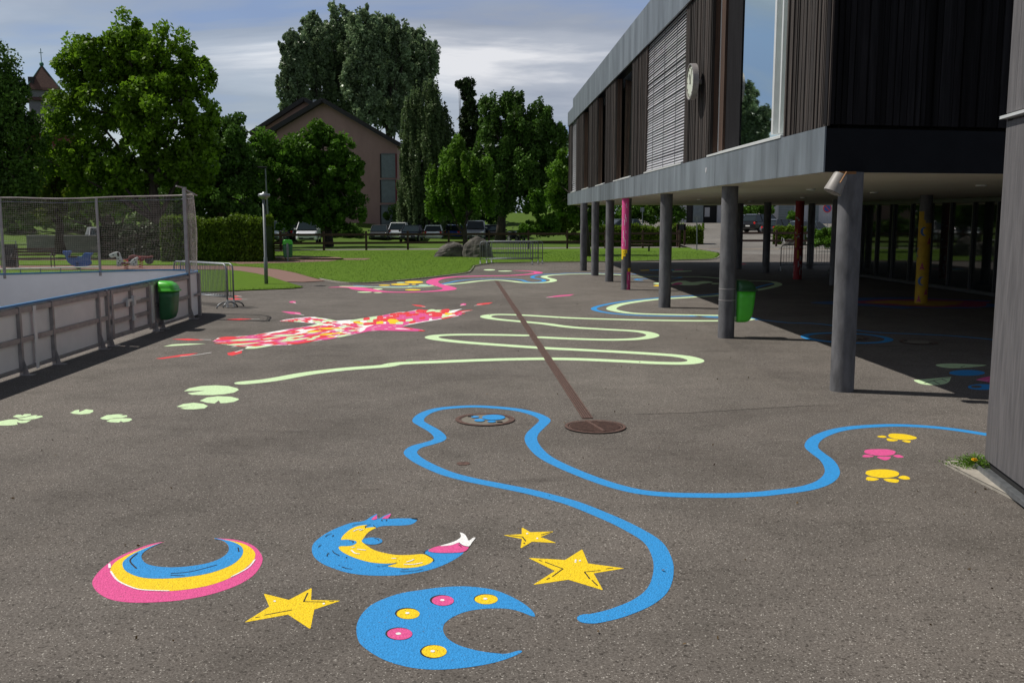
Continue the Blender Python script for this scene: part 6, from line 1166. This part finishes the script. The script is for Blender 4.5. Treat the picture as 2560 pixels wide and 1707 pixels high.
tree('bright_shrub', 'bright yellow green shrubs on the bank by the school corner', gb(1440, 84), bl(84, [(1430, 548, 34, 24), (1400, 565, 30, 20), (1470, 555, 36, 24), (1440, 590, 30, 12)]), Lf['bright'], .18, 14000, 36, clump=.26, limbs=False, cat='shrub')
tree('shrub', 'dark shrub mass behind the blue and silver cars', gb(1130, 100), bl(100, [(1020, 545, 60, 35), (1110, 545, 60, 35), (1180, 530, 60, 45), (1230, 520, 50, 40)]), Lf['dark'], .28, 16000, 37, clump=.3, limbs=False, cat='shrub')
tree('dark_tree', 'shaded tree behind the playground, left of the hedge', gb(300, 78, 0), bl(80, [(120, 480, 90, 70), (240, 500, 90, 60), (340, 500, 80, 60), (430, 510, 60, 50), (60, 520, 70, 50)]), Lf['dark'], .27, 30000, 38, clump=.3)
tree('shrub', 'row of shrubs and a tree behind the right hedge under the building', gb(1620, 98), bl(98, [(1590, 520, 40, 32), (1640, 530, 50, 30), (1690, 540, 20, 26), (1540, 540, 40, 26), (1660, 500, 60, 30)]), Lf['mid'], .26, 16000, 39, clump=.3, limbs=False, cat='shrub')
tree('shrub', 'shrub left of the garage building above the dark cars', gb(1870, 108, 1.2), bl(108, [(1865, 522, 32, 14), (1910, 520, 30, 18), (1985, 544, 20, 12)]), Lf['mid'], .24, 9000, 40, clump=.3, limbs=False, cat='shrub')
tree('shrub', 'round green shrub beyond the last columns', gb(2050, 62), bl(62, [(2052, 588, 26, 20), (2072, 592, 26, 22), (2048, 604, 22, 12)]), Lf['mid'], .12, 9000, 41, clump=.25, limbs=False, cat='shrub')
def hedge(label, a, b, w, h, m, leaf, n, seed, z=0, name='hedge', rough=.1):
    g = np.random.default_rng(seed); a = Vector(a); b = Vector(b); d = (b-a); L = d.length; d.normalize(); q = Vector((-d.y, d.x, 0)); t = empty(name, a, label, 'hedge')
    mb = MB(); mb.beam(a+Vector((0, 0, z+(h-.12)/2)), b+Vector((0, 0, z+(h-.12)/2)), w-.24, h-.12); mb.build('core', Lf['hedged'], t)
    u = g.random((n, 3)); face = g.random(n); s = u[:, 0]*L; o = (u[:, 1]-.5)*w; hh = u[:, 2]*h; f1 = face < .35; f2 = (face >= .35) & (face < .7); f3 = face >= .7
    bump = rough*(np.sin(s*2.1)+np.sin(s*5.3+1)*.6+np.sin(s*11+2)*.5)
    o[f1] = -w/2+g.normal(size=f1.sum())*.05+bump[f1]*.4; o[f2] = w/2+g.normal(size=f2.sum())*.05; hh[f3] = h+np.abs(g.normal(size=f3.sum()))*.10-.08+bump[f3]; hh[~f3] *= 1+bump[~f3]/h
    e = g.random(n) < .08; s[e & (face < .5)] = 0; s[e & (face >= .5)] = L
    P_ = np.array(a)[None]+np.outer(s, np.array(d))+np.outer(o, np.array(q)); P_[:, 2] = z+hh+.02
    leaf_mesh('leaves', m, P_, leaf*(.6+.8*g.random(n)), t, seed+1, up=.8); return t
h0 = G(486, 656); h1 = G(664, 656); hedge('tall clipped hedge with yellow green top behind the lamp post', (h0.x-1.6, h0.y+.9, 0), (h1.x, h1.y+.9, 0), 1.6, 2.0, Lf['hedge'], .13, 46000, 60)
hedge('dark clipped hedge seen through the net', (D(280, 640, 52).x, 52, 0), (D(455, 640, 49).x, 49, 0), 1.4, 1.55, Lf['hedged'], .14, 22000, 62)
h1 = G(1712, 608); hedge('clipped hedge behind the wooden fence right of the columns', (D(1465, 600, 73).x, 74, 0), (h1.x-.2, 73, 0), 1.3, 1.42, Lf['hedge'], .14, 26000, 64)
hedge('clipped hedge beyond the fence right of the road entrance', (D(1938, 600, 73).x, 73, 0), (D(2010, 600, 72).x, 72, 0), 1.2, 1.25, Lf['hedge'], .14, 12000, 66)
# grass tufts along the lawn edges and a thin scatter over the near lawn
g = np.random.default_rng(77); P_ = []
edge_pts = [Vector((*p, 0)) for p in front]+[]
le = [Vector((*p, 0)) for p in gp(zF, [(1012, 172), (940, 180), (840, 184), (700, 189), (600, 194), (525, 198)])]
for poly in (edge_pts, le):
    for a, b in zip(poly[:-1], poly[1:]):
        k = int((b-a).length*60)
        for _ in range(k): q = a.lerp(b, g.random()); P_.append((q.x+g.normal()*.05, q.y+abs(g.normal())*.12+.02, .05))
for _ in range(70000):
    x, y = g.uniform(-16, 12), g.uniform(26, 62)
    q = (x, y)
    inside = False; n_ = len(main); j = n_-1
    for i in range(n_):
        if (main[i][1] > y) != (main[j][1] > y) and x < (main[j][0]-main[i][0])*(y-main[i][1])/(main[j][1]-main[i][1])+main[i][0]: inside = not inside
        j = i
    if inside: P_.append((x, y, .036))
P_ = np.array(P_); o = leaf_mesh('grass_tufts', leaf_mat('grass_blade', (.062, .128, .014), .5, .4), P_, .042*(.6+g.random(len(P_))), None, 78, up=2.5, aspect=.25); tag(o, kind='stuff')

# far wood closing the view behind the trees
g = np.random.default_rng(5); n = 60000; x = g.uniform(-110, 26, n); h = 6.5+2.5*np.sin(x*.13)+1.6*np.sin(x*.41+1)+.8*np.sin(x*1.3); z = 1.5+h*(1-g.random(n)**1.8); P_ = np.stack([x, 128+g.normal(size=n)*1.6+3*np.sin(x*.6), z], 1)
tag(leaf_mesh('far_wood', Lf['dark'], P_, .62*(.6+.8*g.random(n)), None, 6), kind='stuff')
tree('shrub', 'dark bushes along the bank behind the parked cars', gb(1000, 94, 0), bl(94, [(560, 560, 60, 26), (680, 560, 50, 24), (430, 560, 60, 28), (300, 562, 60, 26), (170, 560, 60, 28), (60, 560, 60, 28)]), Lf['dark'], .27, 26000, 51, clump=.3, limbs=False, cat='shrub')
tree('shrub', 'dark low bushes behind the white van and the black off-roader', gb(760, 91), bl(91, [(640, 570, 50, 26), (720, 565, 50, 28), (800, 570, 50, 24), (870, 572, 40, 20)]), Lf['dark'], .24, 16000, 52, clump=.28, limbs=False, cat='shrub')
g = np.random.default_rng(91); n = 260; P_ = np.stack([g.uniform(-6, 4, n), g.uniform(4.2, 26, n), np.full(n, .012)], 1)
tag(leaf_mesh('fallen_leaves', leaf_mat('dry_leaf', (.10, .065, .03), .5, .2), P_, .022*(.5+g.random(n)), None, 92, up=0), kind='stuff')
